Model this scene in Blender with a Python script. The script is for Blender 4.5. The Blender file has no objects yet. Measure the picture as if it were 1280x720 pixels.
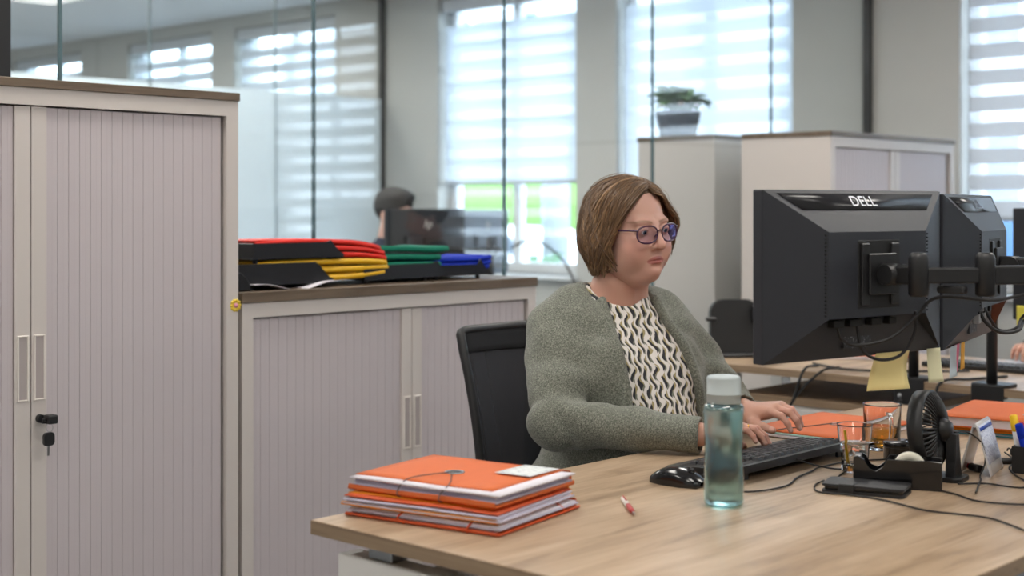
import bpy, bmesh, math, random
import numpy as np
from mathutils import Vector, Matrix, Euler

random.seed(7)
PI = math.pi
S = bpy.context.scene
C = S.collection

# ------------------------------------------------------------------ camera
cam_d = bpy.data.cameras.new('camera')
cam = bpy.data.objects.new('camera', cam_d)
C.objects.link(cam)
cam.location = (0, 0, 1.285)
cam.rotation_euler = (PI / 2, 0, -math.radians(90 - 43.163))
cam_d.sensor_width = 36.0
cam_d.lens = 36.0 * 1770 / 1280
cam_d.shift_y = -100 / 1280
cam_d.clip_start = 0.05
cam_d.clip_end = 300
cam_d.dof.use_dof = True
cam_d.dof.focus_distance = 3.15
cam_d.dof.aperture_fstop = 2.8
S.camera = cam

# ------------------------------------------------------------------ world, exposure
W = bpy.data.worlds.new('overcast'); S.world = W; W.use_nodes = True
bg = W.node_tree.nodes['Background']
bg.inputs[0].default_value = (0.76, 0.88, 1.0, 1)
bg.inputs[1].default_value = 9.0
S.view_settings.view_transform = 'Standard'
S.view_settings.look = 'None'
S.view_settings.exposure = 0.12
S.view_settings.gamma = 1.0
S.view_settings.use_curve_mapping = False
S.cycles.use_denoising = True
S.cycles.max_bounces = 14
S.cycles.transparent_max_bounces = 40
S.cycles.transmission_bounces = 12
S.cycles.caustics_reflective = False
S.cycles.caustics_refractive = True
S.cycles.sample_clamp_indirect = 8.0
LED_STRENGTH = 11.5

# ------------------------------------------------------------------ materials
def nmat(name):
    m = bpy.data.materials.new(name); m.use_nodes = True
    nt = m.node_tree
    return m, nt, nt.nodes, nt.links, nt.nodes['Principled BSDF']

def lin(c):
    def f(v):
        v /= 255.0
        return v / 12.92 if v <= 0.04045 else ((v + 0.055) / 1.055) ** 2.4
    return (f(c[0]), f(c[1]), f(c[2]), 1)

def mat(name, rgb, rough=0.5, metal=0.0, var=0.06, scale=30, bump=0.0, bscale=200, spec=0.5, stretch=None, sheen=0, coat=0):
    m, nt, N, L, b = nmat(name)
    c = lin(rgb)
    b.inputs['Roughness'].default_value = rough
    b.inputs['Metallic'].default_value = metal
    b.inputs['Specular IOR Level'].default_value = spec
    if sheen: b.inputs['Sheen Weight'].default_value = sheen
    if coat: b.inputs['Coat Weight'].default_value = coat
    tc = N.new('ShaderNodeTexCoord'); mp = N.new('ShaderNodeMapping')
    L.new(tc.outputs['Object'], mp.inputs[0])
    if stretch: mp.inputs['Scale'].default_value = stretch
    ns = N.new('ShaderNodeTexNoise'); ns.inputs['Scale'].default_value = scale; ns.inputs['Detail'].default_value = 4
    L.new(mp.outputs[0], ns.inputs[0])
    mr = N.new('ShaderNodeMix'); mr.data_type = 'RGBA'
    mr.inputs[6].default_value = tuple(min(1, v * (1 - var)) for v in c[:3]) + (1,)
    mr.inputs[7].default_value = tuple(min(1, v * (1 + var)) for v in c[:3]) + (1,)
    L.new(ns.outputs[0], mr.inputs[0]); L.new(mr.outputs[2], b.inputs['Base Color'])
    if bump:
        n2 = N.new('ShaderNodeTexNoise'); n2.inputs['Scale'].default_value = bscale; n2.inputs['Detail'].default_value = 3
        L.new(mp.outputs[0], n2.inputs[0])
        bp = N.new('ShaderNodeBump'); bp.inputs['Strength'].default_value = bump; bp.inputs['Distance'].default_value = 0.002
        L.new(n2.outputs[0], bp.inputs['Height']); L.new(bp.outputs[0], b.inputs['Normal'])
    return m

def wood(name, c0, c1, c2, axis=(1.2, 16, 16), rough=0.45, scale=2.2):
    m, nt, N, L, b = nmat(name)
    tc = N.new('ShaderNodeTexCoord'); mp = N.new('ShaderNodeMapping'); mp.inputs['Scale'].default_value = axis
    L.new(tc.outputs['Object'], mp.inputs[0])
    ns = N.new('ShaderNodeTexNoise'); ns.inputs['Scale'].default_value = scale; ns.inputs['Detail'].default_value = 8; ns.inputs['Roughness'].default_value = 0.62; ns.inputs['Distortion'].default_value = 0.5
    L.new(mp.outputs[0], ns.inputs[0])
    mp2 = N.new('ShaderNodeMapping'); mp2.inputs['Scale'].default_value = (axis[0] * 2, axis[1] * 9, axis[2] * 9)
    L.new(tc.outputs['Object'], mp2.inputs[0])
    n2 = N.new('ShaderNodeTexNoise'); n2.inputs['Scale'].default_value = scale; n2.inputs['Detail'].default_value = 3
    L.new(mp2.outputs[0], n2.inputs[0])
    ad = N.new('ShaderNodeMath'); ad.operation = 'MULTIPLY_ADD'; ad.inputs[1].default_value = 0.35; L.new(n2.outputs[0], ad.inputs[0]); L.new(ns.outputs[0], ad.inputs[2])
    cr = N.new('ShaderNodeValToRGB'); e = cr.color_ramp.elements
    e[0].position = 0.45; e[0].color = lin(c0); e[1].position = 0.92; e[1].color = lin(c2)
    x = cr.color_ramp.elements.new(0.64); x.color = lin(c1)
    L.new(ad.outputs[0], cr.inputs[0]); L.new(cr.outputs[0], b.inputs['Base Color'])
    b.inputs['Roughness'].default_value = rough
    bp = N.new('ShaderNodeBump'); bp.inputs['Strength'].default_value = 0.12; bp.inputs['Distance'].default_value = 0.001
    L.new(n2.outputs[0], bp.inputs['Height']); L.new(bp.outputs[0], b.inputs['Normal'])
    return m

def thin_glass(name, tint=(0.93, 0.97, 0.96), ior=1.5, rough=0.0, boost=1.85, gcol=(1, 1, 1)):
    # thin clear pane: straight-through light plus Fresnel reflection
    m, nt, N, L, b = nmat(name); N.remove(b)
    out = N['Material Output']
    t = N.new('ShaderNodeBsdfTransparent'); t.inputs[0].default_value = tint + (1,)
    g = N.new('ShaderNodeBsdfGlossy'); g.inputs['Roughness'].default_value = rough; g.inputs[0].default_value = gcol + (1,)
    f = N.new('ShaderNodeFresnel'); f.inputs[0].default_value = ior
    mu = N.new('ShaderNodeMath'); mu.operation = 'MULTIPLY'; mu.inputs[1].default_value = boost; mu.use_clamp = True
    ge = N.new('ShaderNodeNewGeometry'); inv = N.new('ShaderNodeMath'); inv.operation = 'SUBTRACT'; inv.inputs[0].default_value = 1; L.new(ge.outputs['Backfacing'], inv.inputs[1])
    m0 = N.new('ShaderNodeMath'); m0.operation = 'MULTIPLY'; L.new(f.outputs[0], m0.inputs[0]); L.new(inv.outputs[0], m0.inputs[1])
    L.new(m0.outputs[0], mu.inputs[0])
    mx = N.new('ShaderNodeMixShader'); L.new(mu.outputs[0], mx.inputs[0]); L.new(t.outputs[0], mx.inputs[1]); L.new(g.outputs[0], mx.inputs[2])
    L.new(mx.outputs[0], out.inputs[0])
    return m

def glass(name, tint=(1, 1, 1), ior=1.45, rough=0.0):
    m, nt, N, L, b = nmat(name)
    b.inputs['Base Color'].default_value = tint + (1,)
    b.inputs['Transmission Weight'].default_value = 1.0
    b.inputs['Roughness'].default_value = rough
    b.inputs['IOR'].default_value = ior
    return m

def cloth_sheet(name, rgb, trans=0.5, alpha=1.0):
    # translucent woven sheet: diffuse + translucent, optionally open weave (transparent share)
    m, nt, N, L, b = nmat(name); N.remove(b)
    out = N['Material Output']
    d = N.new('ShaderNodeBsdfDiffuse'); d.inputs[0].default_value = lin(rgb)
    t = N.new('ShaderNodeBsdfTranslucent'); t.inputs[0].default_value = lin(rgb)
    mx = N.new('ShaderNodeMixShader'); mx.inputs[0].default_value = trans
    L.new(d.outputs[0], mx.inputs[1]); L.new(t.outputs[0], mx.inputs[2])
    if alpha < 1:
        tr = N.new('ShaderNodeBsdfTransparent'); m2 = N.new('ShaderNodeMixShader'); m2.inputs[0].default_value = alpha
        L.new(tr.outputs[0], m2.inputs[1]); L.new(mx.outputs[0], m2.inputs[2]); L.new(m2.outputs[0], out.inputs[0])
    else:
        L.new(mx.outputs[0], out.inputs[0])
    return m

def emit(name, rgb, strength):
    m, nt, N, L, b = nmat(name)
    b.inputs['Base Color'].default_value = lin(rgb)
    b.inputs['Emission Color'].default_value = lin(rgb)
    b.inputs['Emission Strength'].default_value = strength
    return m

M = {}
M['cab'] = mat('cabinet_lacquer', (206, 198, 193), 0.42, var=0.015, scale=3)
M['slat'] = mat('tambour_plastic', (196, 187, 190), 0.5, var=0.02, scale=4, stretch=(6, 6, 0.4))
M['slatback'] = mat('cabinet_inside', (120, 112, 112), 0.7, var=0.02)
M['handle'] = mat('handle_plastic', (226, 219, 212), 0.4, var=0.02)
M['topwood'] = wood('cabinet_top_wood', (78, 65, 53), (100, 85, 70), (122, 105, 88), rough=0.4)
M['oak'] = wood('desk_oak', (126, 103, 80), (168, 143, 116), (194, 171, 145), axis=(1.0, 7, 7), rough=0.38, scale=2.4)
M['oakedge'] = wood('desk_edge', (124, 102, 80), (146, 122, 97), (163, 139, 113), axis=(12, 1.2, 60), rough=0.5)
M['white'] = mat('white_lacquer', (226, 222, 218), 0.4, var=0.012, scale=4)
M['steel'] = mat('steel', (170, 170, 172), 0.3, metal=1.0, var=0.05)
M['black'] = mat('black_plastic', (26, 26, 28), 0.42, var=0.12)
M['blackgl'] = mat('black_gloss', (18, 18, 20), 0.18, var=0.1, coat=0.3)
M['monitor'] = mat('monitor_plastic', (37, 39, 46), 0.44, spec=.5, var=0.05, bump=0.12, bscale=900)
M['monband'] = mat('monitor_band', (26, 26, 30), 0.25, var=0.05)
M['rubber'] = mat('cable_rubber', (24, 23, 25), 0.5, var=0.1)
M['wall'] = mat('plaster_wall', (196, 195, 191), 0.9, var=0.02, scale=6, bump=0.15, bscale=300)
M['ceil'] = mat('ceiling_tile', (225, 226, 228), 0.9, var=0.02)
M['floor'] = mat('carpet', (136, 137, 139), 0.95, var=0.25, scale=250, bump=0.5, bscale=500)
M['frame_b'] = mat('black_profile', (20, 21, 24), 0.4, var=0.08)
M['frame_w'] = mat('window_frame_white', (232, 234, 236), 0.4, var=0.01)
M['pglass'] = thin_glass('partition_glass', (0.965, 0.985, 0.988), 1.45)
M['wglass'] = thin_glass('window_glass', (0.93, 0.96, 0.97), 1.4)
M['frost'] = cloth_sheet('frosted_film', (242, 248, 252), 0.7, 0.95)
M['seal'] = mat('joint_seal', (74, 98, 104), 0.25, var=0.05)
M['band'] = cloth_sheet('blind_band', (226, 228, 231), 0.34)
M['bandc'] = cloth_sheet('blind_band_light', (236, 240, 245), 0.60)
M['sheer'] = cloth_sheet('blind_sheer', (240, 244, 250), 0.6, 0.30)
M['cassette'] = mat('blind_cassette', (205, 208, 212), 0.5, var=0.02)
M['paper'] = mat('paper_white', (222, 217, 224), 0.8, var=0.03)
M['paper2'] = mat('paper_lilac', (194, 188, 206), 0.8, var=0.04)
M['paper3'] = mat('paper_mint', (176, 214, 206), 0.8, var=0.04)
M['orange'] = mat('orange_card', (207, 98, 36), 0.6, var=0.06, scale=40, bump=0.05, bscale=700)
M['orange2'] = mat('deep_orange_card', (198, 76, 22), 0.6, var=0.06, scale=40)
M['amber'] = mat('amber_card', (232, 144, 20), 0.6, var=0.05, scale=40)
M['red'] = mat('red_card', (222, 32, 12), 0.6, var=0.06)
M['yellow'] = mat('yellow_card', (226, 176, 16), 0.5, var=0.08)
M['green'] = mat('green_card', (8, 112, 88), 0.75, var=0.08, spec=.25)
M['blue'] = mat('blue_card', (8, 44, 170), 0.75, var=0.08, spec=.25)
M['teal'] = mat('teal_card', (40, 120, 130), 0.5, var=0.05)
M['elastic'] = mat('elastic_grey', (96, 88, 86), 0.8, var=0.1)
M['elastic_o'] = mat('elastic_orange', (214, 84, 34), 0.8, var=0.1)
M['gold'] = mat('gold', (214, 170, 84), 0.25, metal=1.0, var=0.03)

# ------------------------------------------------------------------ mesh builder
class MB:
    def __init__(s): s.bm = bmesh.new()
    def _add(s, tmp, mx=None, mi=0):
        if mx is not None: bmesh.ops.transform(tmp, matrix=mx, verts=tmp.verts)
        vm = [s.bm.verts.new(v.co) for v in tmp.verts]
        tmp.verts.index_update()
        for f in tmp.faces:
            try:
                nf = s.bm.faces.new([vm[v.index] for v in f.verts]); nf.smooth = f.smooth; nf.material_index = mi or f.material_index
            except ValueError: pass
        tmp.free(); return s
    def box(s, lo, hi, bev=0.0, seg=1, mx=None, mi=0):
        t = bmesh.new(); bmesh.ops.create_cube(t, size=1)
        for v in t.verts: v.co = Vector([(lo[i] + hi[i]) / 2 + v.co[i] * (hi[i] - lo[i]) for i in range(3)])
        if bev:
            bmesh.ops.bevel(t, geom=t.edges[:], offset=bev, segments=seg, affect='EDGES', profile=0.5)
        return s._add(t, mx, mi)
    def prism(s, pts, z0, z1, bev=0.0, mx=None, mi=0, seg=1):
        t = bmesh.new(); a = [t.verts.new((p[0], p[1], z0)) for p in pts]; b = [t.verts.new((p[0], p[1], z1)) for p in pts]
        n = len(pts); t.faces.new(a[::-1]); t.faces.new(b)
        for i in range(n): t.faces.new((a[i], a[(i + 1) % n], b[(i + 1) % n], b[i]))
        if bev: bmesh.ops.bevel(t, geom=[e for e in t.edges if len({round(v.co.z, 6) for v in e.verts}) == 1], offset=bev, segments=seg, affect='EDGES', profile=0.5)
        return s._add(t, mx, mi)
    def cyl(s, p0, p1, r0, r1=None, n=20, mi=0, caps=True):
        return s.tube([p0, p1], [r0, r0 if r1 is None else r1], n, mi, caps)
    def tube(s, pts, r, n=8, mi=0, caps=True, smooth=True):
        pts = [Vector(p) for p in pts]
        if not hasattr(r, '__len__'): r = [r] * len(pts)
        rings = []; up = None
        for i, p in enumerate(pts):
            a = pts[max(0, i - 1)]; b = pts[min(len(pts) - 1, i + 1)]
            d = (b - a).normalized()
            if up is None:
                up = d.orthogonal().normalized()
            else:
                up = (up - d * up.dot(d))
                up = up.normalized() if up.length > 1e-6 else d.orthogonal().normalized()
            w = d.cross(up)
            rings.append([s.bm.verts.new(p + (up * math.cos(2 * PI * k / n) + w * math.sin(2 * PI * k / n)) * r[i]) for k in range(n)])
        for i in range(len(rings) - 1):
            for k in range(n):
                f = s.bm.faces.new((rings[i][k], rings[i][(k + 1) % n], rings[i + 1][(k + 1) % n], rings[i + 1][k])); f.smooth = smooth; f.material_index = mi
        if caps:
            f = s.bm.faces.new(rings[0][::-1]); f.material_index = mi
            f = s.bm.faces.new(rings[-1]); f.material_index = mi
        return s
    def lathe(s, prof, n=32, c=(0, 0, 0), mx=None, mi=0, close=False, smooth=True):
        t = bmesh.new(); rings = []
        for r, z in prof:
            if r < 1e-6: rings.append([t.verts.new((c[0], c[1], c[2] + z))])
            else: rings.append([t.verts.new((c[0] + r * math.cos(2 * PI * k / n), c[1] + r * math.sin(2 * PI * k / n), c[2] + z)) for k in range(n)])
        for i in range(len(rings) - 1 + (1 if close else 0)):
            A, B = rings[i], rings[(i + 1) % len(rings)]
            for k in range(n):
                k2 = (k + 1) % n
                if len(A) == 1 and len(B) == 1: continue
                if len(A) == 1: f = t.faces.new((A[0], B[k2], B[k]))
                elif len(B) == 1: f = t.faces.new((A[k], A[k2], B[0]))
                else: f = t.faces.new((A[k], A[k2], B[k2], B[k]))
                f.smooth = smooth
        return s._add(t, mx, mi)
    def grid(s, fn, nu, nv, mi=0, smooth=True):
        V = [[s.bm.verts.new(fn(i / nu, j / nv)) for j in range(nv + 1)] for i in range(nu + 1)]
        for i in range(nu):
            for j in range(nv):
                f = s.bm.faces.new((V[i][j], V[i + 1][j], V[i + 1][j + 1], V[i][j + 1])); f.smooth = smooth; f.material_index = mi
        return s
    def slab(s, fn, nu, nv, th, mi=0):
        # closed thin sheet: fn(u, v) -> point; thickness th along the local normal
        def nrm(u, v):
            e = 1e-3
            a = Vector(fn(min(1, u + e), v)) - Vector(fn(max(0, u - e), v)); b = Vector(fn(u, min(1, v + e))) - Vector(fn(u, max(0, v - e)))
            return a.cross(b).normalized()
        top = [[None] * (nv + 1) for _ in range(nu + 1)]; bot = [[None] * (nv + 1) for _ in range(nu + 1)]
        for i in range(nu + 1):
            for j in range(nv + 1):
                p = Vector(fn(i / nu, j / nv)); n = nrm(i / nu, j / nv)
                top[i][j] = s.bm.verts.new(p + n * th / 2); bot[i][j] = s.bm.verts.new(p - n * th / 2)
        def q(a, b, c, d, sm=True):
            f = s.bm.faces.new((a, b, c, d)); f.smooth = sm; f.material_index = mi
        for i in range(nu):
            for j in range(nv):
                q(top[i][j], top[i + 1][j], top[i + 1][j + 1], top[i][j + 1]); q(bot[i][j], bot[i][j + 1], bot[i + 1][j + 1], bot[i + 1][j])
        for i in range(nu):
            q(bot[i][0], bot[i + 1][0], top[i + 1][0], top[i][0], False); q(top[i][nv], top[i + 1][nv], bot[i + 1][nv], bot[i][nv], False)
        for j in range(nv):
            q(top[0][j], top[0][j + 1], bot[0][j + 1], bot[0][j], False); q(bot[nu][j], bot[nu][j + 1], top[nu][j + 1], top[nu][j], False)
        return s
    def mesh(s, name, mats):
        bmesh.ops.recalc_face_normals(s.bm, faces=s.bm.faces[:])
        me = bpy.data.meshes.new(name); s.bm.to_mesh(me); s.bm.free()
        for m in (mats if isinstance(mats, (list, tuple)) else [mats]): me.materials.append(m)
        return me
    def build(s, name, mats, parent=None):
        return link(name, s.mesh(name, mats), parent)

def link(name, me, parent=None):
    o = bpy.data.objects.new(name, me); C.objects.link(o)
    if parent is not None: o.parent = parent
    return o

def tag(o, label=None, cat=None, group=None, kind=None):
    if label: o['label'] = label
    if cat: o['category'] = cat
    if group: o['group'] = group
    if kind: o['kind'] = kind
    return o

def thing(name, label, cat, loc=(0, 0, 0), rz=0.0, group=None, kind=None):
    o = bpy.data.objects.new(name, None); C.objects.link(o)
    o.empty_display_size = 0.05
    o.location = loc; o.rotation_euler = (0, 0, rz)
    return tag(o, label, cat, group, kind)

def part(o, label):
    o['label'] = label; return o

def spline(pts, n=8):
    # Catmull-Rom through the points
    P = [Vector(p) for p in pts]; P = [P[0] * 2 - P[1]] + P + [P[-1] * 2 - P[-2]]; out = []
    for i in range(1, len(P) - 2):
        for k in range(n):
            t = k / n; a, b, c, d = P[i - 1], P[i], P[i + 1], P[i + 2]
            out.append(0.5 * ((2 * b) + (c - a) * t + (2 * a - 5 * b + 4 * c - d) * t * t + (3 * b - a - 3 * c + d) * t ** 3))
    out.append(P[-2]); return out

def rrect(x0, y0, x1, y1, r, n=5):
    pts = []
    for cx, cy, a0 in ((x1 - r, y1 - r, 0), (x0 + r, y1 - r, 90), (x0 + r, y0 + r, 180), (x1 - r, y0 + r, 270)):
        for k in range(n + 1):
            a = math.radians(a0 + 90 * k / n); pts.append((cx + r * math.cos(a), cy + r * math.sin(a)))
    return pts

def text(name, body, size, mx, m, parent, extrude=0.0006, shear=0.0):
    cu = bpy.data.curves.new(name, 'FONT'); cu.body = body; cu.size = size; cu.extrude = extrude; cu.align_x = 'CENTER'; cu.align_y = 'CENTER'; cu.shear = shear
    cu.materials.append(m)
    tmp = bpy.data.objects.new(name, cu); C.objects.link(tmp); bpy.context.view_layer.update()
    me = bpy.data.meshes.new_from_object(tmp.evaluated_get(bpy.context.evaluated_depsgraph_get())); me.name = name
    bpy.data.objects.remove(tmp); bpy.data.curves.remove(cu)
    o = bpy.data.objects.new(name, me); C.objects.link(o); o.parent = parent; o.matrix_local = mx
    return o

# ================================================================== THE ROOM
WX = 6.67          # inner face of the window wall
CEIL = 2.80
Y0, Y1 = -3.2, 14.2
X0 = -2.6
P1, P2 = 3.70, 7.50   # the two glass partitions
SILL, HEAD = 0.86, 2.70
WINS = [(-1.43, -0.20), (0.42, 1.65), (1.97, 3.20), (4.16, 5.39), (5.71, 6.945), (8.03, 9.27), (9.58, 10.82), (11.6, 12.84)]

tag(MB().box((X0 - .2, Y0 - .2, -0.12), (WX + .26, Y1 + .2, 0)).build('floor', M['floor']), 'grey carpet floor of the open office', kind='structure')
tag(MB().box((X0 - .2, Y0 - .2, CEIL), (WX + .26, Y1 + .2, CEIL + .15)).build('ceiling', M['ceil']), 'white office ceiling above the glass partitions', kind='structure')
tag(MB().box((X0 - .2, Y0 - .2, 0), (X0, Y1 + .2, CEIL)).build('wall_left', M['wall']), 'plain plastered inner wall opposite the windows', kind='structure')
tag(MB().box((X0, Y0 - .2, 0), (WX, Y0, CEIL)).build('wall_back', M['wall']), 'plain plastered wall behind the viewer', kind='structure')
tag(MB().box((X0, Y1, 0), (WX, Y1 + .2, CEIL)).build('wall_far', M['wall']), 'plain plastered end wall of the last office', kind='structure')
w = MB()
w.box((WX, Y0 - .2, 0), (WX + .25, Y1 + .2, SILL)); w.box((WX, Y0 - .2, HEAD), (WX + .25, Y1 + .2, CEIL))
ys = [Y0 - .2] + [v for ab in WINS for v in ab] + [Y1 + .2]
for i in range(0, len(ys), 2): w.box((WX, ys[i], SILL), (WX + .25, ys[i + 1], HEAD))
tag(w.build('wall_right', M['wall']), 'grey plastered window wall with piers between the blinds', kind='structure')

for i, (a, b) in enumerate(WINS):
    win = tag(bpy.data.objects.new('window_%d' % (i + 1), None), 'white framed office window behind a striped blind', kind='structure'); C.objects.link(win)
    fx0, fx1 = WX + .12, WX + .18
    f = MB()
    f.box((fx0, a, SILL), (fx1, a + .06, HEAD), .004); f.box((fx0, b - .06, SILL), (fx1, b, HEAD), .004)
    f.box((fx0, a + .06, SILL), (fx1, b - .06, SILL + .07), .004); f.box((fx0, a + .06, HEAD - .07), (fx1, b - .06, HEAD), .004)
    f.build('window_frame', M['frame_w'], win)
    MB().box((fx0, (a + b) / 2 - .03, SILL + .07), (fx1, (a + b) / 2 + .03, HEAD - .07), .004).build('mullion', M['frame_w'], win)
    for y0, y1 in ((a + .06, (a + b) / 2 - .03), ((a + b) / 2 + .03, b - .06)):
        MB().box((fx0 + .02, y0, SILL + .07), (fx0 + .04, y1, HEAD - .07)).build('pane', M['wglass'], win)
    MB().box((WX - .06, a - .02, SILL - .025), (fx0, b + .02, SILL), .004).build('window_sill', M['frame_w'], win)

# ---- striped (day and night) roller blinds
def band_mesh(h, wd, m, th=0.0016):
    return MB().box((-th / 2, -wd / 2, 0), (th / 2, wd / 2, h)).mesh('blind_band', m)
blind_labels = ['striped blind reflected in the left end of the glass partition', 'striped roller blind on the window nearest the viewer, out of frame',
                'striped roller blind with open bands at the right edge of the picture', 'closed white roller blind behind the potted plant',
                'closed white roller blind above the office monitors behind the glass', 'striped roller blind just left of the black corner profile',
                'striped roller blind second from the black corner profile', 'striped roller blind farthest away, above the left of the tall cabinet']
for i, (a, b) in enumerate(WINS):
    closed = i in (3, 4)
    zb = 1.44 if closed else (1.22 if i == 2 else 1.0)
    wd = b - a - .05; cy = (a + b) / 2; bx = WX + .05
    t = thing('roller_blind', blind_labels[i], 'blind', (bx, cy, zb), group='roller blinds along the window wall')
    top = HEAD - .005 - zb
    MB().box((-.035, -wd / 2 - .01, top - .085), (.035, wd / 2 + .01, top), .012, 2).build('cassette', M['cassette'], t)
    MB().cyl((0, -wd / 2, .012), (0, wd / 2, .012), .012, n=12).build('bottom_bar', M['cassette'], t)
    pitch = .130; z = .024; k = 0
    hb = .137 if closed else .076
    me = band_mesh(hb, wd, M['bandc' if closed else 'band']); sh = band_mesh(pitch - .076, wd, M['sheer'], .0006)
    while z + hb < top - .08:
        o = link('band', me, t); o.location = (.004 if (closed and k % 2) else 0, 0, z)
        if not closed:
            o = link('sheer_band', sh, t); o.location = (0, 0, z + .076)
        z += pitch; k += 1
    MB().tube([(-.03, wd / 2 - .02, top - .06), (-.03, wd / 2 - .02, .25)], .0022, 5).build('pull_cord', M['cassette'], t)

# ---- glass partitions
def partition(name, y, x0, joints, xend, label, film=None, posts=()):
    t = tag(bpy.data.objects.new(name, None), label, kind='structure'); C.objects.link(t)
    js = sorted(joints); xs = [x0] + js + [xend - .03]
    for a, b in zip(xs[:-1], xs[1:]):
        MB().box((a + .002, y - .005, .05), (b - .002, y + .005, CEIL - .05)).build('glass_panel', M['pglass'], t)
        if film: MB().box((a + .004, y - .0085, .06), (b - .004, y - .007, film)).build('frosted_film', M['frost'], t)
    for j in js:
        MB().box((j - .0045, y - .006, .05), (j + .0045, y + .006, CEIL - .05)).build('joint_seal', M['seal'], t)
    MB().box((xend - .03, y - .022, 0), (xend, y + .022, CEIL)).build('wall_profile', M['frame_b'], t)
    MB().box((x0, y - .02, 0), (xend - .03, y + .02, .05), .003).build('floor_channel', M['frame_b'], t)
    MB().box((x0, y - .02, CEIL - .05), (xend - .03, y + .02, CEIL), .003).build('ceiling_channel', M['frame_b'], t)
    for a, b in posts:
        MB().box((a, y - .03, .05), (b, y + .03, CEIL - .05), .003).build('door_post', M['frame_b'], t)
partition('wall_glass_near', P1, X0, [2.061 + .92 * k for k in range(-4, 5)], WX, 'frameless clear glass partition behind the cabinets', posts=[(1.76, 1.90)])
partition('wall_glass_far', P2, X0, [WX - .948 * k for k in range(1, 10)], WX, 'second clear glass partition with frosted film beyond the colleague', film=2.05)

# ---- ceiling lights
M['led'] = emit('led_panel', (255, 250, 242), LED_STRENGTH)
def led(x, y, label):
    t = thing('ceiling_light', label, 'ceiling light', (x, y, CEIL), group='recessed ceiling lights')
    f = MB(); a, b, e = .60, .30, .02
    f.box((-a, -b, -.012), (a, -b + e, 0)); f.box((-a, b - e, -.012), (a, b, 0)); f.box((-a, -b + e, -.012), (-a + e, b - e, 0)); f.box((a - e, -b + e, -.012), (a, b - e, 0))
    f.build('frame', M['frame_w'], t)
    MB().box((-a + e, -b + e, -.008), (a - e, b - e, -.002)).build('diffuser', M['led'], t)
for x, xs_ in ((-.8, 'by the inner wall'), (1.9, 'in the middle of the room'), (4.6, 'near the windows')):
    for y, ys2 in ((-1.6, 'behind the viewer'), (.9, 'level with the front desk edge'), (2.9, 'level with the roller cabinets')):
        led(x, y, 'rectangular ceiling light panel %s, %s' % (xs_, ys2))
for x, xs_ in ((.2, 'farthest from the windows'), (2.0, 'third from the windows'), (3.4, 'second from the windows'), (4.75, 'nearest the windows')):
    led(x, 5.6, 'ceiling light panel above the colleague behind the glass, %s' % xs_)
for y, ys2, xs3 in ((8.1, 'first row', (.6, 2.2, 3.8, 5.2)), (9.3, 'added second row', (.6, 2.2, 3.8)), (10.5, 'third row', (.6, 2.4, 4.2)), (11.7, 'added fourth row', (.6, 2.4)), (13.0, 'last row', (.6, 2.2))):  # second and fourth rows are extra panels added to brighten this office
    for x, xs_ in zip(xs3, ('farthest from the windows', 'second from the inner wall', 'third from the inner wall', 'nearest the windows')):
        led(x, y, 'ceiling light panel beyond the frosted glass, %s, %s' % (ys2, xs_))

# ================================================================== OUTSIDE THE WINDOWS
M['asphalt'] = mat('asphalt', (112, 114, 118), 0.9, var=0.1, scale=20)
M['grass'] = mat('grass', (92, 124, 58), 0.95, var=0.3, scale=8)
M['leaf'] = mat('hedge_leaf', (74, 112, 74), 0.8, var=0.3, scale=30)
M['facade'] = mat('facade_panels', (168, 172, 178), 0.7, var=0.04)
M['bluegl'] = mat('blue_glazing', (58, 92, 124), 0.25, var=0.1, scale=1)
M['carw'] = mat('white_car_paint', (238, 240, 244), 0.3, var=0.01)
M['cargl'] = mat('car_window', (60, 74, 88), 0.15, var=0.1)
M['tyre'] = mat('tyre', (34, 34, 36), 0.8)
tag(MB().box((WX + .26, -30, -.7), (60, 60, -.5)).build('ground', M['asphalt']), 'pale paved yard outside the windows', kind='structure')

def building(loc, wy, h, label, nfl, nw):
    t = thing('office_building', label, 'building', loc)
    MB().box((0, -wy / 2, 0), (6, wy / 2, h)).build('wall', M['facade'], t)
    MB().box((-.15, -wy / 2 - .15, h), (6.15, wy / 2 + .15, h + .3)).build('roof_edge', M['facade'], t)
    fh = h / nfl; ww = wy / nw
    pm = MB().box((-.06, -ww * .36, 0), (.02, ww * .36, fh * .62)).mesh('window', M['bluegl'])
    fm = MB().box((-.1, -.04, 0), (-.04, .04, fh * .62)).mesh('mullion', M['frame_w'])
    for i in range(nfl):
        for j in range(nw):
            p = (0, -wy / 2 + ww * (j + .5), fh * i + fh * .22)
            o = link('window', pm, t); o.location = p
            q = link('mullion', fm, o)
building((24, 5.5, -.5), 12.0, 11.0, 'pale office block with blue windows seen through the right hand blind', 3, 5)
building((30, 31.0, -.5), 16.0, 8.0, 'pale building with blue glazing beyond the colleague behind the glass', 2, 6)

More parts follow.
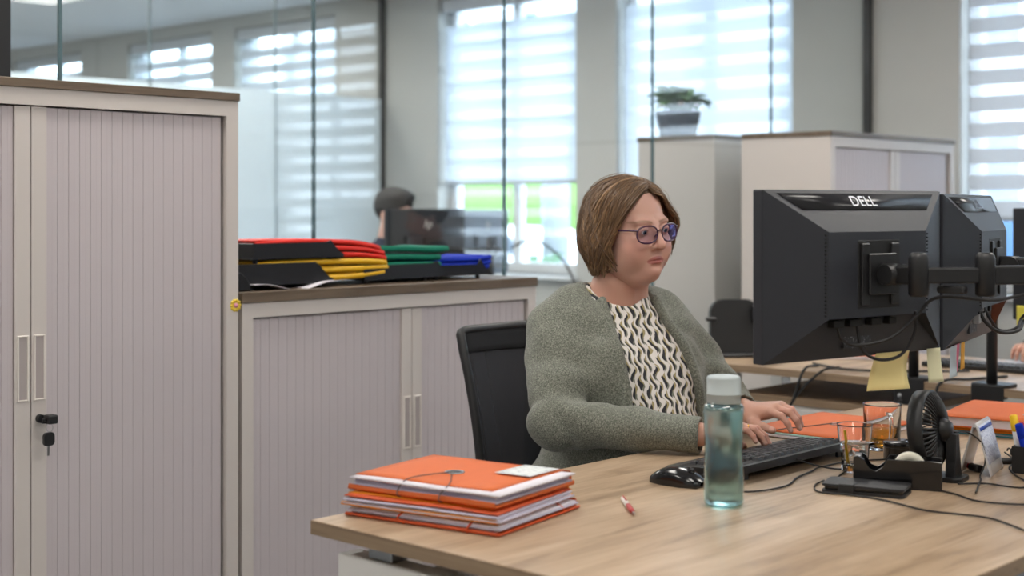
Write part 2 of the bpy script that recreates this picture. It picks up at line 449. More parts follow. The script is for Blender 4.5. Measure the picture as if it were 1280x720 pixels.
def shrub_mesh(rx, ry, rz, n, leaf, seed):
    r = random.Random(seed); m = MB()
    for k in range(n):
        th = r.uniform(0, 2 * PI); ph = math.acos(r.uniform(-.2, 1)); q = r.uniform(.75, 1.0)
        p = Vector((rx * q * math.sin(ph) * math.cos(th), ry * q * math.sin(ph) * math.sin(th), rz * q * math.cos(ph)))
        d = Vector((r.gauss(0, 1), r.gauss(0, 1), r.gauss(0, .7))).normalized(); e = d.orthogonal().normalized() * leaf * .5
        d = d * leaf
        a = [m.bm.verts.new(p), m.bm.verts.new(p + d * .5 + e), m.bm.verts.new(p + d), m.bm.verts.new(p + d * .5 - e)]
        m.bm.faces.new(a)
    return m
def hedge(loc, rx, ry, rz, label, seed, n=1600, leaf=.12):
    t = thing('hedge', label, 'hedge', loc, group='hedges outside the windows')
    tag(shrub_mesh(rx, ry, rz, n, leaf, seed).build('foliage', M['leaf'], t), kind='stuff')
    MB().lathe([(0, rz * .86), (.5 * rx, rz * .74), (.86 * rx, rz * .3), (.9 * rx, 0), (0, 0)], 16, mx=Matrix.Diagonal((1, ry / rx, 1, 1))).build('core', M['leaf'], t)
for k in range(5):
    hedge((8.9, 5.2 + k * 1.35, -.5), .55, .60, 1.42 + .05 * (k % 2), ['low clipped hedge below the closed blind, nearest the right', 'low clipped hedge second from the right below the closed blind', 'low clipped hedge in the middle below the closed blind', 'low clipped hedge second from the left below the closed blind', 'low clipped hedge farthest left below the closed blind'][k], k)
gb = MB(); gb.prism([(27, -.5), (27.5, 1.4), (30, 2.6), (60, 3.0), (60, -.5)], -60, -12, mx=Matrix.Rotation(PI / 2, 4, 'X'))
tag(gb.build('ground_bank', M['grass']), 'grass bank beyond the parked cars', kind='structure')

def car(loc, rz, label):
    t = thing('car', label, 'car', loc, rz)
    side = [(-2.1, .35), (-2.12, .8), (-1.9, .95), (-1.2, 1.02), (-.6, 1.45), (.9, 1.48), (1.7, 1.05), (2.1, .9), (2.15, .35)]
    MB().prism(side, -.85, .85, .06, mx=Matrix.Rotation(PI / 2, 4, 'X'), seg=2).build('body', M['carw'], t)
    for sy in (-1, 1):
        MB().prism([(-1.0, 1.02), (-.52, 1.38), (.1, 1.40), (.1, 1.02)], -.01, .01, mx=Matrix.Translation((0, sy * .855, 0)) @ Matrix.Rotation(PI / 2, 4, 'X')).build('side_window', M['cargl'], t)
        MB().prism([(.18, 1.02), (.18, 1.40), (.85, 1.40), (1.45, 1.04)], -.01, .01, mx=Matrix.Translation((0, sy * .855, 0)) @ Matrix.Rotation(PI / 2, 4, 'X')).build('side_window', M['cargl'], t)
        for wx in (-1.35, 1.35):
            MB().cyl((wx, sy * .70, .32), (wx, sy * .88, .32), .32, n=24).build('wheel', M['tyre'], t)
car((17.5, 16.4, -.5), PI / 2 + .1, 'white parked car seen under the closed blind behind the glass')
car((17.2, 11.6, -.5), PI / 2 - .05, 'white parked car half hidden by the seated woman')
t = thing('steel_column', 'grey steel column standing outside below the closed blind', 'column', (9.7, 8.55, -.5))
MB().cyl((0, 0, 0), (0, 0, 4.5), .13, n=20).build('shaft', M['facade'], t)
MB().box((-.2, -.2, 0), (.2, .2, .05), .01).build('base_plate', M['facade'], t)

# ================================================================== ROLLER-DOOR CABINETS
M['recess'] = mat('handle_recess', (172, 162, 160), 0.5, var=0.02)
def cabinet(loc, w, h, d, label, split=0.5, doors=True, handle_z=None, top_th=0.022, lock=False, group=None, slats=True, nslat=None, right_gap=.008, rz=0.0, keys=False):
    # front faces -Y, width along +X, origin at front left bottom
    t = thing('roller_door_cabinet', label, 'cabinet', loc, rz, group)
    fr = .042; hb = h - top_th
    c = MB()
    c.box((0, .0, .03), (fr * .9, d, hb)); c.box((w - fr * .9, 0, .03), (w, d, hb))
    c.box((fr * .9, .02, .03), (w - fr * .9, d, .09)); c.box((fr * .9, 0, hb - fr), (w - fr * .9, d, hb))
    c.box((fr * .9, d - .012, .09), (w - fr * .9, d, hb - fr)); c.box((fr * .9, 0, .03), (w - fr * .9, .02, .07))
    c.build('carcass', M['cab'], t)
    MB().box((.03, .03, 0), (w - .03, d - .03, .03)).build('plinth', M['black'], t)
    MB().box((-.003, -.006, hb), (w + .003, d, h), .0015).build('top', M['topwood'], t)
    if not doors: return t
    x0, x1 = fr * .9, w - fr * .9; mid = x0 + (x1 - x0) * split; z0, z1 = .07, hb - fr; yy = .012
    MB().box((x0, .045, z0), (x1, .05, z1)).build('door_back', M['slatback'], t)
    bar = .042
    hz = handle_z or (z0 + z1) / 2
    for side in (-1, 1):
        bx0, bx1 = (mid - bar, mid - .0012) if side < 0 else (mid + .0012, mid + bar)
        dr = MB().box((bx0, yy - .006, z0 + .003), (bx1, yy + .012, z1 - .003), .002, 2).build('door', M['cab'], t)
        cx = (bx0 + bx1) / 2
        hd = MB(); a, b = .0145, .080
        yo = yy - .0075
        hd.box((cx - a, yo - .002, hz - b), (cx - a + .004, yo + .003, hz + b), .001); hd.box((cx + a - .004, yo - .002, hz - b), (cx + a, yo + .003, hz + b), .001)
        hd.box((cx - a + .004, yo - .002, hz + b - .004), (cx + a - .004, yo + .003, hz + b), .001); hd.box((cx - a + .004, yo - .002, hz - b), (cx + a - .004, yo + .003, hz - b + .004), .001)
        hd.build('handle', M['handle'], dr)
        MB().box((cx - a + .004, yo + .0002, hz - b + .004), (cx + a - .004, yo + .002, hz + b - .004)).build('handle_recess', M['recess'], dr)
        if slats:
            sx0, sx1 = (x0 + .002, bx0 - .001) if side < 0 else (bx1 + .001, x1 - right_gap)
            n = max(4, round((sx1 - sx0) / .0305)); p = (sx1 - sx0) / n
            sm = MB()
            # a slat: flat face with rounded shoulders and a fine centre groove
            prof = [(.0001, .008), (.0001, .0014), (.0012, .0002), (p * .48, 0), (p * .5, .0003), (p * .52, 0), (p - .0014, .0002), (p - .0003, .0014), (p - .0003, .008)]
            sm.prism([(x, y) for x, y in prof], 0, z1 - z0 - .008)
            me = sm.mesh('slat', M['slat'])
            for k in range(n):
                o = link('slat', me, dr); o.location = (sx0 + k * p, yy, z0 + .004)
        if side > 0 and lock:
            k = MB(); lz = hz - .125
            k.cyl((cx, yo + .004, lz), (cx, yo - .012, lz), .0105, n=20)
            lk = k.build('lock', M['black'], dr)
    if keys: pass
    return t

tall = cabinet((1.108, 3.21, 0), 1.215, 1.60, .45, 'tall white roller door cabinet with keys hanging in its lock, at the left', handle_z=.845 + .05, lock=True, right_gap=.010)
low = cabinet((2.338, 3.212, 0), 1.205, 1.052, .45, 'low white roller door cabinet under the coloured folders', handle_z=.625, lock=True, split=.535, top_th=.030, right_gap=.008)
cabB = cabinet((5.08, 2.99, 0), 1.10, 1.60, .43, 'white roller door cabinet against the glass, right of the potted plant', handle_z=.9, top_th=.022, right_gap=.02, split=.5)
# cabinet on the other side of the glass turns its back on the partition
cabA = cabinet((6.45, 4.19, 0), 1.10, 1.622, .44, 'white cabinet behind the glass carrying the potted plant', handle_z=.9, rz=PI, right_gap=.01)

# keys in the tall cabinet's lock
kx, kz = 1.108 + .038 + (1.215 - .0756) * .5 + .0216, .770
t = thing('key_ring', 'black headed keys hanging from the lock of the tall cabinet', 'keys', (kx, 3.2025, kz), group=None)
k = MB(); k.box((-.004, -.040, -.010), (.022, -.012, .012), .004, 2); k.tube([(-.004, -.026, .0) , (-.012, -.026, .004), (-.012, -.026, -.006), (-.004, -.026, -.006)], .003, 6)
k.build('key_head', M['black'], t)
MB().tube([(.003 + .009 * math.cos(a), -.03 + .003 * math.sin(a), -.018 + .010 * math.sin(a)) for a in [2 * PI * i / 16 for i in range(17)]], .0009, 5).build('split_ring', M['steel'], t)
k = MB(); k.prism(rrect(-.013, -.062, .015, -.030, .007), -.004, .004, .0015, mx=Matrix.Translation((0, -.030, 0)) @ Matrix.Rotation(PI / 2, 4, 'X')); k.build('spare_key_head', M['black'], t)
MB().box((-.003, -.0315, -.086), (.003, -.0295, -.061), .0006).build('key_blade', M['steel'], t)

# flower magnet on the edge of the tall cabinet
t = thing('flower_magnet', 'small yellow flower magnet with a pink centre on the tall cabinet edge', 'magnet', (2.314, 3.2105, 1.018))
M['petal'] = mat('petal_yellow', (222, 190, 60), 0.5, var=0.1); M['pink'] = mat('pink_plastic', (214, 140, 160), 0.5, var=0.1)
pm = MB(); pm.lathe([(0, .005), (.0035, .004), (.005, .0015), (.0048, 0), (0, 0)], 10, mx=Matrix.Rotation(PI / 2, 4, 'X')); pm = pm.mesh('petal', M['petal'])
for i in range(10):
    o = link('petal', pm, t); a = 2 * PI * i / 10; o.location = (.0135 * math.cos(a), 0, .0135 * math.sin(a))
MB().cyl((0, 0, 0), (0, -.003, 0), .012, n=20).build('disc', M['petal'], t)
MB().lathe([(0, .0075), (.005, .006), (.0075, .002), (.0075, 0), (0, 0)], 16, mx=Matrix.Rotation(PI / 2, 4, 'X')).build('centre', M['pink'], t)

# ================================================================== LETTER TRAYS AND COLOURED FOLDERS ON THE LOW CABINET
ZT = 1.052
M['tray'] = mat('tray_plastic', (24, 25, 30), 0.28, var=0.1)
def tray(loc, label, rz=0, L=.34, D=.25, H=.062):
    # letter tray with a curved cut-down right end; length along x, opening to the right
    t = thing('letter_tray', label, 'letter tray', loc, rz, 'letter trays on the low cabinet')
    MB().box((0, 0, 0), (L, D, .004), .0015).build('bottom', M['tray'], t)
    prof = [(0, 0), (L, 0), (L, .012), (L * .96, .016), (L * .90, .034), (L * .85, .052), (L * .80, H), (0, H)]
    for y in (0, D - .003):
        MB().prism(prof, 0, .003, mx=Matrix.Translation((0, y + .003, 0)) @ Matrix.Rotation(PI / 2, 4, 'X')).build('side', M['tray'], t)
    MB().box((0, .003, .004), (.003, D - .003, H), .001).build('end', M['tray'], t)
    fm = MB().cyl((0, 0, -.012), (0, 0, 0), .008, n=10).mesh('foot', M['tray'])
    for x in (.02, L - .04):
        for y in (.02, D - .02):
            o = link('foot', fm, t); o.location = (x, y, 0)
    return t
tray((2.37, 3.27, ZT + .012), 'lower black letter tray holding loose white papers and yellow folders')
tray((2.42, 3.27, ZT + .086), 'upper black letter tray holding the red folders', L=.33, H=.046)
tray((2.84, 3.28, ZT + .012), 'black letter tray underneath the green folders', L=.36, H=.045)
tray((3.10, 3.29, ZT + .012), 'black letter tray underneath the blue folders', L=.30, H=.035)

def folder(name, label, cat, loc, L, D, th, m, group, bend=0.0, rz=0.0, sag=0.0, leaf=None, seed=0, curl=0.0, tilt=0.0):
    # a card folder: two covers joined at a spine with a few sheets inside; right end may curl
    r = random.Random(seed)
    t = thing(name, label, cat, loc, rz, group)
    def surf(z, ins=0.0, jit=0.0):
        def fn(u, v):
            x = ins + (L - 2 * ins) * u; y = D * v
            zz = z + bend * math.sin(PI * min(1, max(0, u))) + sag * u * u + curl * max(0, u - .75) ** 2 * 16 + jit * math.sin(u * 7 + seed) + tilt * u
            return (x, y, zz)
        return fn
    MB().slab(surf(.001, 0, .0012), 14, 3, .0016).build('cover', m, t)
    MB().slab(surf(th - .001, .004, .002), 14, 3, .0016).build('cover', m, t)
    def sp(u, v):
        a = -PI / 2 + PI * v; q = surf(th / 2, .004 * v)(u, 0)
        return (q[0], -math.cos(a) * th * .32, q[2] + (th / 2 - .001) * math.sin(a))
    MB().slab(sp, 14, 6, .0014).build('spine', m, t)
    n = 3
    for i in range(n):
        z = .003 + (th - .006) * (i + .5) / n
        MB().slab(surf(z, .006 + r.uniform(0, .006), .0006), 10, 2, (th - .006) / n * .72).build('sheets', leaf or m, t)
    return t
# red folders in the upper tray, reaching out to the right
for i in range(3):
    folder('card_folder', ['lowest of the red card folders in the upper tray', 'middle one of the red card folders in the upper tray', 'topmost red card folder in the upper tray'][i], 'folder',
           (2.432 + [0, .004, .0][i], 3.285, ZT + .091 + i * .0152 + .001), .500 - .012 * i, .21, .0146, M["red"], 'red card folders', seed=i, sag=-.012, curl=-.008, leaf=M['red'], bend=.004 * i)
for i in range(3):
    folder('card_folder', ['lowest of the yellow card folders in the lower tray', 'middle one of the yellow card folders in the lower tray', 'topmost yellow card folder in the lower tray'][i], 'folder',
           (2.43 + .004 * i, 3.285, ZT + .024 + i * .0185), .505 - .01 * (i != 1), .21, .0175, M['yellow'], 'yellow card folders', seed=i + 4, bend=-.008 + .006 * i, leaf=M['yellow'], curl=.004 * (1 - i))
for i in range(4):
    folder('card_folder', ['lowest of the green card folders', 'second green card folder from the bottom', 'third green card folder from the bottom', 'topmost green card folder beside the red ones'][i], 'folder',
           (2.80 + [.03, .02, .01, -.03][i], 3.30, ZT + .026 + i * .0195), .37 + [-.03, -.01, .0, .075][i], .22, .018, M['green'], 'green card folders', seed=i + 9, bend=[-.004, 0, .006, .012][i], sag=-.002, leaf=M['green'], curl=[0, 0, .004, .010][i])
for i in range(3):
    folder('card_folder', ['lowest of the blue card folders', 'middle one of the blue card folders', 'topmost blue card folder at the right end'][i], 'folder',
           (3.17 + [.02, .0, -.02][i], 3.31, ZT + .026 + i * .0155), .245 + [-.02, 0.01, .03][i], .21, .0145, M['blue'], 'blue card folders', seed=i + 15, bend=[-.008, -.004, -.002][i], leaf=M['paper'] if i == 1 else M['blue'], curl=.006)
def lp(u, v): return (.30 * u, .012 * math.sin(u * 5) * v + .2 * v, .010 * math.sin(u * PI * 1.3 + 2.6) + .006 * math.sin(u * 9) * (1 - v))
tp = tag(MB().slab(lp, 20, 4, .0012).build('loose_papers', M['paper']), 'crumpled white papers sticking out below the lower letter tray', 'paper'); tp.location = (2.40, 3.235, ZT + .012)
t = thing('tape_holder', 'rounded black tape holder beside the letter trays', 'tape dispenser', (2.345, 3.24, ZT))
MB().prism([(0, 0), (.045, 0), (.042, .02), (.03, .04), (.012, .052), (0, .05)], 0, .05, .004, mx=Matrix.Translation((0, .05, 0)) @ Matrix.Rotation(PI / 2, 4, 'X')).build('body', M['tray'], t)
MB().box((.004, .008, 0), (.06, .042, .006), .002).build('base', M['tray'], t)

# ================================================================== POTTED PLANT ON THE CABINET BEHIND THE GLASS
t = thing('potted_plant', 'leafy green plant in a dark blue grey pot on the cabinet behind the glass', 'plant', (5.45, 4.03, 1.622))
M['pot'] = mat('pot_glaze', (52, 62, 78), 0.22, var=0.1); M['soil'] = mat('soil', (60, 46, 36), 0.95, var=0.3, scale=80)
M['leafg'] = mat('plant_leaf', (84, 122, 66), 0.5, var=0.3, scale=25); M['bloom'] = mat('pale_bloom', (226, 214, 200), 0.7, var=0.08)
MB().lathe([(0, 0), (.078, 0), (.086, .004), (.108, .115), (.110, .122), (.104, .122), (.100, .110), (0, .108)], 32).build('pot', M['pot'], t)
MB().lathe([(0, .112), (.1, .109), (0, .108)], 20).build('soil', M['soil'], t)
def leafmesh(L, Wd):
    def fn(u, v):
        w = Wd * math.sin(PI * min(1, u * .96 + .04)) ** .7 * (v - .5) * 2
        return (L * u * (1 - .18 * u * u), w, L * (.55 * u - .75 * u * u) + .25 * abs(w))
    return MB().slab(fn, 8, 4, .0012).mesh('leaf', M['leafg'])
lm = [leafmesh(.15, .04), leafmesh(.12, .036)]
r = random.Random(5)
for i in range(36):
    o = link('leaf', lm[i % 2], t); a = 2.399 * i; q = r.uniform(.02, .07)
    o.location = (q * math.cos(a), q * math.sin(a), .118 + r.uniform(0, .03)); o.rotation_euler = (r.uniform(-.4, .4), -r.uniform(.2, 1.25), a + r.uniform(-.3, .3))
bmsh = MB(); bmsh.lathe([(0, .014), (.010, .012), (.016, .004), (.013, -.004), (0, -.008)], 10); bmsh = bmsh.mesh('flower', M['bloom'])
for a, q, z in ((3.9, .115, .15), (4.6, .07, .175), (4.9, .10, .15), (2.9, .1, .14)):
    o = link('flower', bmsh, t); o.location = (q * math.cos(a), q * math.sin(a), z)

# ================================================================== THE DESK
DZ = .74
DX0, DX1, DY0, DY1 = 1.565, 3.60, .932, 1.95
t = thing('desk', 'large oak topped office desk with white frame at which the woman works', 'desk', (DX0, DY0, 0))
dw, dd = DX1 - DX0, DY1 - DY0
MB().box((0.0008, .0008, DZ - .025), (dw - .0008, dd - .0008, DZ), .001).build('tabletop', M['oak'], t)
for k, (lo, hi) in enumerate((((-.0005, 0, DZ - .0248), (.0007, dd, DZ - .0006)), ((dw - .0007, 0, DZ - .0248), (dw + .0005, dd, DZ - .0006)))):
    MB().box(lo, hi).build('edge_band', M['oakedge'], t)
for lo, hi in (((0, -.0005, DZ - .0248), (dw, .0007, DZ - .0006)), ((0, dd - .0007, DZ - .0248), (dw, dd + .0005, DZ - .0006))):
    MB().box(lo, hi).build('edge_band', M['oakedge'], t)
side = MB().box((.035, .06, .05), (.085, dd - .03, DZ - .058), .004, 2).build('side_panel', M['white'], t)
bm_ = MB().box((.05, -.035, 0), (.11, .035, .010), .002).mesh('bracket', M['steel'])
for yy in (.18, dd - .13):
    MB().box((.045, yy - .03, DZ - .058), (.10, yy + .03, DZ - .025), .002).build('bracket', M['steel'], t)
MB().box((.10, .12, DZ - .065), (dw - .1, .16, DZ - .025), .003).build('frame_rail', M['white'], t)
MB().box((.10, dd - .26, DZ - .065), (dw - .1, dd - .22, DZ - .025), .003).build('frame_rail', M['white'], t)
for x in (.10, dw - .16):
    for y in (.12, dd - .26):
        MB().box((x, y, 0), (x + .06, y + .06, DZ - .065), .004).build('leg', M['white'], t)

# ---- stack of three stuffed folders at the corner
def bundle(name, label, loc, rz, L, D, th, cov, sheets, seed, elastic=None, lab=False, hole=False, over=.0, droop=.0, flap=.006):
    # L along local y (long side), D along local x; papers stick out on the -x and -y sides
    r = random.Random(seed)
    t = thing(name, label, 'folder', loc, rz, 'stuffed folders stacked at the desk corner')
    def surf(z, x0, x1, y0, y1, amp, ph):
        def fn(u, v):
            x = x0 + (x1 - x0) * u; y = y0 + (y1 - y0) * v
            k = z / th
            return (x, y, z + k * amp * math.sin(PI * u) * math.sin(PI * v * .9 + .1) - k * droop * (1 - u) ** 2 * .3 + .0008 * math.sin(9 * v + ph) * k)
        return fn
    MB().slab(surf(.0012, -.010, D, -.008, L, 0, 0), 8, 8, .0016).build('cover', cov, t)
    def fl(u, v):
        a = PI * .5 * min(1, v * 1.6)
        return (-.010 - .0035 * math.sin(a * 2) * .6, -.008 + (L + .006) * u, .0008 + flap * v + .0012 * math.sin(u * 6) * v)
    MB().slab(fl, 12, 4, .0014).build('flap', cov, t)
    def fl2(u, v): return (-.010 + (D + .008) * u, -.009 - .002 * math.sin(PI * v), .0008 + flap * (.55 + .3 * u) * v)
    MB().slab(fl2, 10, 3, .0014).build('flap', cov, t)
    MB().slab(surf(th - .0012, .012, D, .012, L, .002, 1), 10, 10, .0016).build('cover', cov, t)
    def sp(u, v):
        a = -PI / 2 + PI * v
        return (D + math.cos(a) * th * .25, L * u, th / 2 + (th / 2 - .0012) * math.sin(a))
    MB().slab(sp, 6, 8, .0016).build('spine', cov, t)
    n = len(sheets); h = (th - .005) / n
    for i, m in enumerate(sheets):
        z = .003 + h * (i + .5); o = r.uniform(-.010, .012) + over
        MB().slab(surf(z, -o * r.uniform(.2, 1), D - .008, -o + r.uniform(-.006, .006), L - .004 - r.uniform(0, .006), .0022, i), 8, 10, h * r.uniform(.72, .97)).build('sheets', m, t)
    ztop = th + .0016
    if hole:
        hx, hy = .11, L * .52
        MB().lathe([(.0135, 0), (.0185, 0), (.0185, .0012), (.0135, .0012)], 24, (hx, hy, th - .0002 + .0015), close=True).build('eyelet', M['steel'], t)
        MB().lathe([(0, .0004), (.0135, .0004), (.0135, 0), (0, 0)], 24, (hx, hy, th + .0012)).build('eyelet_hole', M['black'], t)
    if elastic is not None:
        if hole:
            for yy in (L * .33, L * .62):
                pts = [(.10, L * .52, th + .003), (.06, (L * .52 + yy) / 2, th + .004), (.012, yy, th + .002), (-.016, yy, th * .5), (-.014, yy, .001), (.02, yy, -.0005)]
                MB().tube(spline(pts, 6), .0011, 6).build('elastic', elastic, t)
        else:
            for yy, sl in ((.05, .0), (L * .62, .015)):
                pts = [(.03, yy + sl, th + .002), (.006, yy, th + .001), (-.016, yy, th * .5), (-.014, yy - sl, .001)]
                MB().tube(spline(pts, 6), .0016, 6).build('elastic', elastic, t)
            MB().tube(spline([(.2, .02, th + .002), (.2, .004, th + .001), (.2, -.012, th * .5), (.2, -.008, .001)], 6), .0016, 6).build('elastic', elastic, t)
    if lab:
        MB().slab(lambda u, v: (.135 + .10 * u, L * .05 + .075 * v, th + .0026 + .0016 * math.sin(PI * (.135 + .1 * u) / D)), 4, 3, .0005).build('label_sticker', M['labelp'], t)
    return t
def printed(name, base, ink, sc=(60, 400, 1), thr=.58):
    m, nt, N, L, b = nmat(name)
    tc = N.new('ShaderNodeTexCoord'); mp = N.new('ShaderNodeMapping'); mp.inputs['Scale'].default_value = sc
    L.new(tc.outputs['Object'], mp.inputs[0]); ns = N.new('ShaderNodeTexNoise'); ns.inputs['Scale'].default_value = 1.0; ns.inputs['Detail'].default_value = 2
    L.new(mp.outputs[0], ns.inputs[0]); cr = N.new('ShaderNodeValToRGB'); cr.color_ramp.elements[0].position = thr; cr.color_ramp.elements[1].position = thr + .06
    cr.color_ramp.elements[0].color = lin(base); cr.color_ramp.elements[1].color = lin(ink)
    L.new(ns.outputs[0], cr.inputs[0]); L.new(cr.outputs[0], b.inputs['Base Color']); b.inputs['Roughness'].default_value = .6
    return m
M['labelp'] = printed('sticker_print', (222, 226, 226), (176, 180, 186), (220, 60, 1), .56)
RZ = math.radians(11)
p, q, g = M['paper'], M['paper2'], M['paper3']
bundle('stuffed_folder', 'bottom orange folder of the stack, papers slipping out, at the desk corner', (1.700, 1.628, DZ + .001), RZ, .315, .262, .017, M['orange2'], [q, p, q, p], 1, elastic=M['elastic_o'], over=.006, flap=.005)
bundle('stuffed_folder', 'middle amber yellow folder of the stack at the desk corner', (1.700, 1.634, DZ + .0205), RZ + .03, .312, .258, .019, M['amber'], [q, p, g, q, p, M['orange2']], 2, over=.002, flap=.006)
bundle('stuffed_folder', 'top orange folder of the stack with white sticker and elastic cords', (1.712, 1.646, DZ + .042), RZ - .02, .31, .245, .025, M['orange'], [M['orange2'], p, q, p, q, g, p, p], 3, elastic=M['elastic'], lab=True, hole=True, over=.002, flap=.0095)

# ---- pen
t = thing('ballpoint_pen', 'white and red ballpoint pen lying on the desk near the folders', 'pen', (2.062, 1.652, DZ + .0052), math.atan2(-.105, -.096))
MB().tube([(0, 0, 0), (.006, 0, 0), (.066, 0, 0)], [.0035, .0045, .0048], 14).build('barrel', M['white'], t)
M['redpl'] = mat('red_plastic', (178, 28, 36), 0.3, var=0.05)
MB().tube([(.066, 0, 0), (.085, 0, 0), (.108, 0, 0), (.124, 0, 0)], [.005, .0052, .0045, .0028], 14).build('grip', M['redpl'], t)
MB().tube([(.124, 0, 0), (.132, 0, 0), (.138, 0, 0)], [.0026, .0018, .0006], 12).build('tip', M['steel'], t)
MB().box((.004, -.0015, .0046), (.045, .0015, .0062), .0005).build('clip', M['redpl'], t)

# ---- mouse
t = thing('computer_mouse', 'black computer mouse on the desk left of the blue bottle', 'mouse', (2.262, 1.672, DZ), 0.03)
def mouse_fn(u, v):
    a = PI * u; y = -.058 + .116 * v
    wv = .031 * (1 - abs(2 * v - 1.05) ** 3.2 * .38); hv = .037 * max(0.0, math.sin(PI * (v * .92 + .04))) ** .55 * (.82 + .3 * v * (1.2 - v))
    if v in (0, 1): wv *= .55
    return (wv * math.cos(a) * (1.0 if abs(math.cos(a)) < .9 else .98), y, .002 + hv * max(0, math.sin(a)) ** .6)
m_ = MB().grid(mouse_fn, 24, 24); m_.prism([(x, y) for x, y in [(.02, -.056), (.030, -.02), (.031, .02), (.020, .055), (-.020, .055), (-.031, .02), (-.030, -.02), (-.02, -.056)]], .0, .004)
m_.build('body', M['blackgl'], t)
MB().tube([(0, -.050, .0175), (0, -.024, .0335), (0, -.006, .0385)], .0006, 6).build('button_seam', M['black'], t)
MB().lathe([(.0, -.0025), (.008, -.0025), (.009, 0), (.008, .0025), (0, .0025)], 20, mx=Matrix.Translation((0, -.030, .0285)) @ Matrix.Rotation(PI / 2, 4, 'Y')).build('scroll_wheel', M['monband'], t)
cab = [(2.263, 1.612, DZ + .006), (2.262, 1.57, DZ + .003), (2.29, 1.515, DZ + .003), (2.38, 1.50, DZ + .003), (2.47, 1.53, DZ + .003), (2.55, 1.545, DZ + .003), (2.60, 1.556, DZ + .003), (2.70, 1.545, DZ + .003), (2.78, 1.50, DZ + .003)]
o = MB().tube(spline(cab, 8), .0019, 7).build('cable', M['rubber'], None)
o.parent = t; o.matrix_parent_inverse = (Matrix.Translation((2.262, 1.672, DZ)) @ Matrix.Rotation(.03, 4, 'Z')).inverted()

# ---- blue water bottle
t = thing('water_bottle', 'translucent aqua blue water bottle with grey white cap on the desk', 'bottle', (2.158, 1.492, DZ))
M['aqua'] = thin_glass('aqua_plastic', (0.72, 0.94, 0.98), 1.5, 0.02, 1.8)
M['water'] = glass('bottle_water', (0.86, 0.98, 0.995), 1.16, 0.28)
nt = M['water'].node_tree; tc = nt.nodes.new('ShaderNodeTexCoord'); vo = nt.nodes.new('ShaderNodeTexVoronoi'); vo.inputs['Scale'].default_value = 42; vo.feature = 'SMOOTH_F1'
mp = nt.nodes.new('ShaderNodeMapping'); mp.inputs['Scale'].default_value = (1, 1, .45); nt.links.new(tc.outputs['Object'], mp.inputs[0]); nt.links.new(mp.outputs[0], vo.inputs[0])
bp = nt.nodes.new('ShaderNodeBump'); bp.inputs['Strength'].default_value = .6; bp.inputs['Distance'].default_value = .004; nt.links.new(vo.outputs[0], bp.inputs['Height']); nt.links.new(bp.outputs[0], nt.nodes['Principled BSDF'].inputs['Normal'])
prof = [(0, .001), (.030, .001), (.0355, .004), (.0372, .012), (.0372, .045), (.0352, .085), (.0346, .105), (.0352, .125), (.0372, .160), (.0376, .172), (.0372, .180), (.034, .186), (.0295, .188)]
MB().lathe(prof, 48).build('bottle_body', M['aqua'], t)
MB().lathe([(0, .0035)] + [(r_ - .0022, z_ + .002) for r_, z_ in prof[1:11]] + [(.031, .1775), (0, .1775)], 48).build('water', M['water'], t)
M['capg'] = mat('cap_grey', (168, 177, 178), 0.45, var=0.02)
MB().lathe([(0, .238), (.026, .238), (.0300, .2365), (.0312, .233), (.0312, .206), (.0318, .2055), (.0318, .2048), (.0312, .2043), (.0312, .190), (.0308, .189), (0, .189)], 48).build('cap', M['capg'], t)
o = MB().tube([(-.0325, 0, .1895), (-.0385, 0, .1895)], .0022, 8).build('cap_loop', M['capg'], t)

# ---- keyboard
KX0, KX1, KY0, KY1 = 2.335, 2.805, 1.588, 1.762
t = thing('keyboard', 'black keyboard under the hands of the woman', 'keyboard', ((KX0 + KX1) / 2, (KY0 + KY1) / 2, DZ))
kw, kd = KX1 - KX0, KY1 - KY0
tilt = math.radians(5.2)
base = Matrix.Translation((0, 0, .017)) @ Matrix.Rotation(-tilt, 4, 'X')
MB().prism(rrect(-kw / 2, -kd / 2, kw / 2, kd / 2, .012), -.009, .006, .003, mx=base, seg=2).build('case', M['black'], t)
M['kbwell'] = mat('key_well', (16, 16, 17), 0.6)
MB().prism(rrect(-kw / 2 + .012, -kd / 2 + .016, kw / 2 - .012, kd / 2 - .028, .004), .0055, .0066, mx=base).build('key_well', M['kbwell'], t)
M['key'] = mat('keycap', (34, 33, 36), 0.38, var=0.08)
def keymesh(wk, dk=.0158):
    b = MB(); lo = [(-wk / 2, -dk / 2), (wk / 2, -dk / 2), (wk / 2, dk / 2), (-wk / 2, dk / 2)]; hi = [(x * (1 - .0035 / abs(x)), y * .80) for x, y in lo]
    va = [b.bm.verts.new((x, y, 0)) for x, y in lo]; vb = [b.bm.verts.new((x, y, .0065)) for x, y in hi]
    b.bm.faces.new(va[::-1]); b.bm.faces.new(vb)
    for i in range(4): b.bm.faces.new((va[i], va[(i + 1) % 4], vb[(i + 1) % 4], vb[i]))
    bmesh.ops.bevel(b.bm, geom=[e for e in b.bm.edges if all(v.co.z > .006 for v in e.verts)], offset=.0008, segments=1, affect='EDGES')
    return b.mesh('key', M['key'])
kmesh = {}
def put_key(x, y, wk):
    k = round(wk, 4)
    if k not in kmesh: kmesh[k] = keymesh(k)
    o = link('key', kmesh[k], t); o.matrix_local = base @ Matrix.Translation((x, y, .0064))
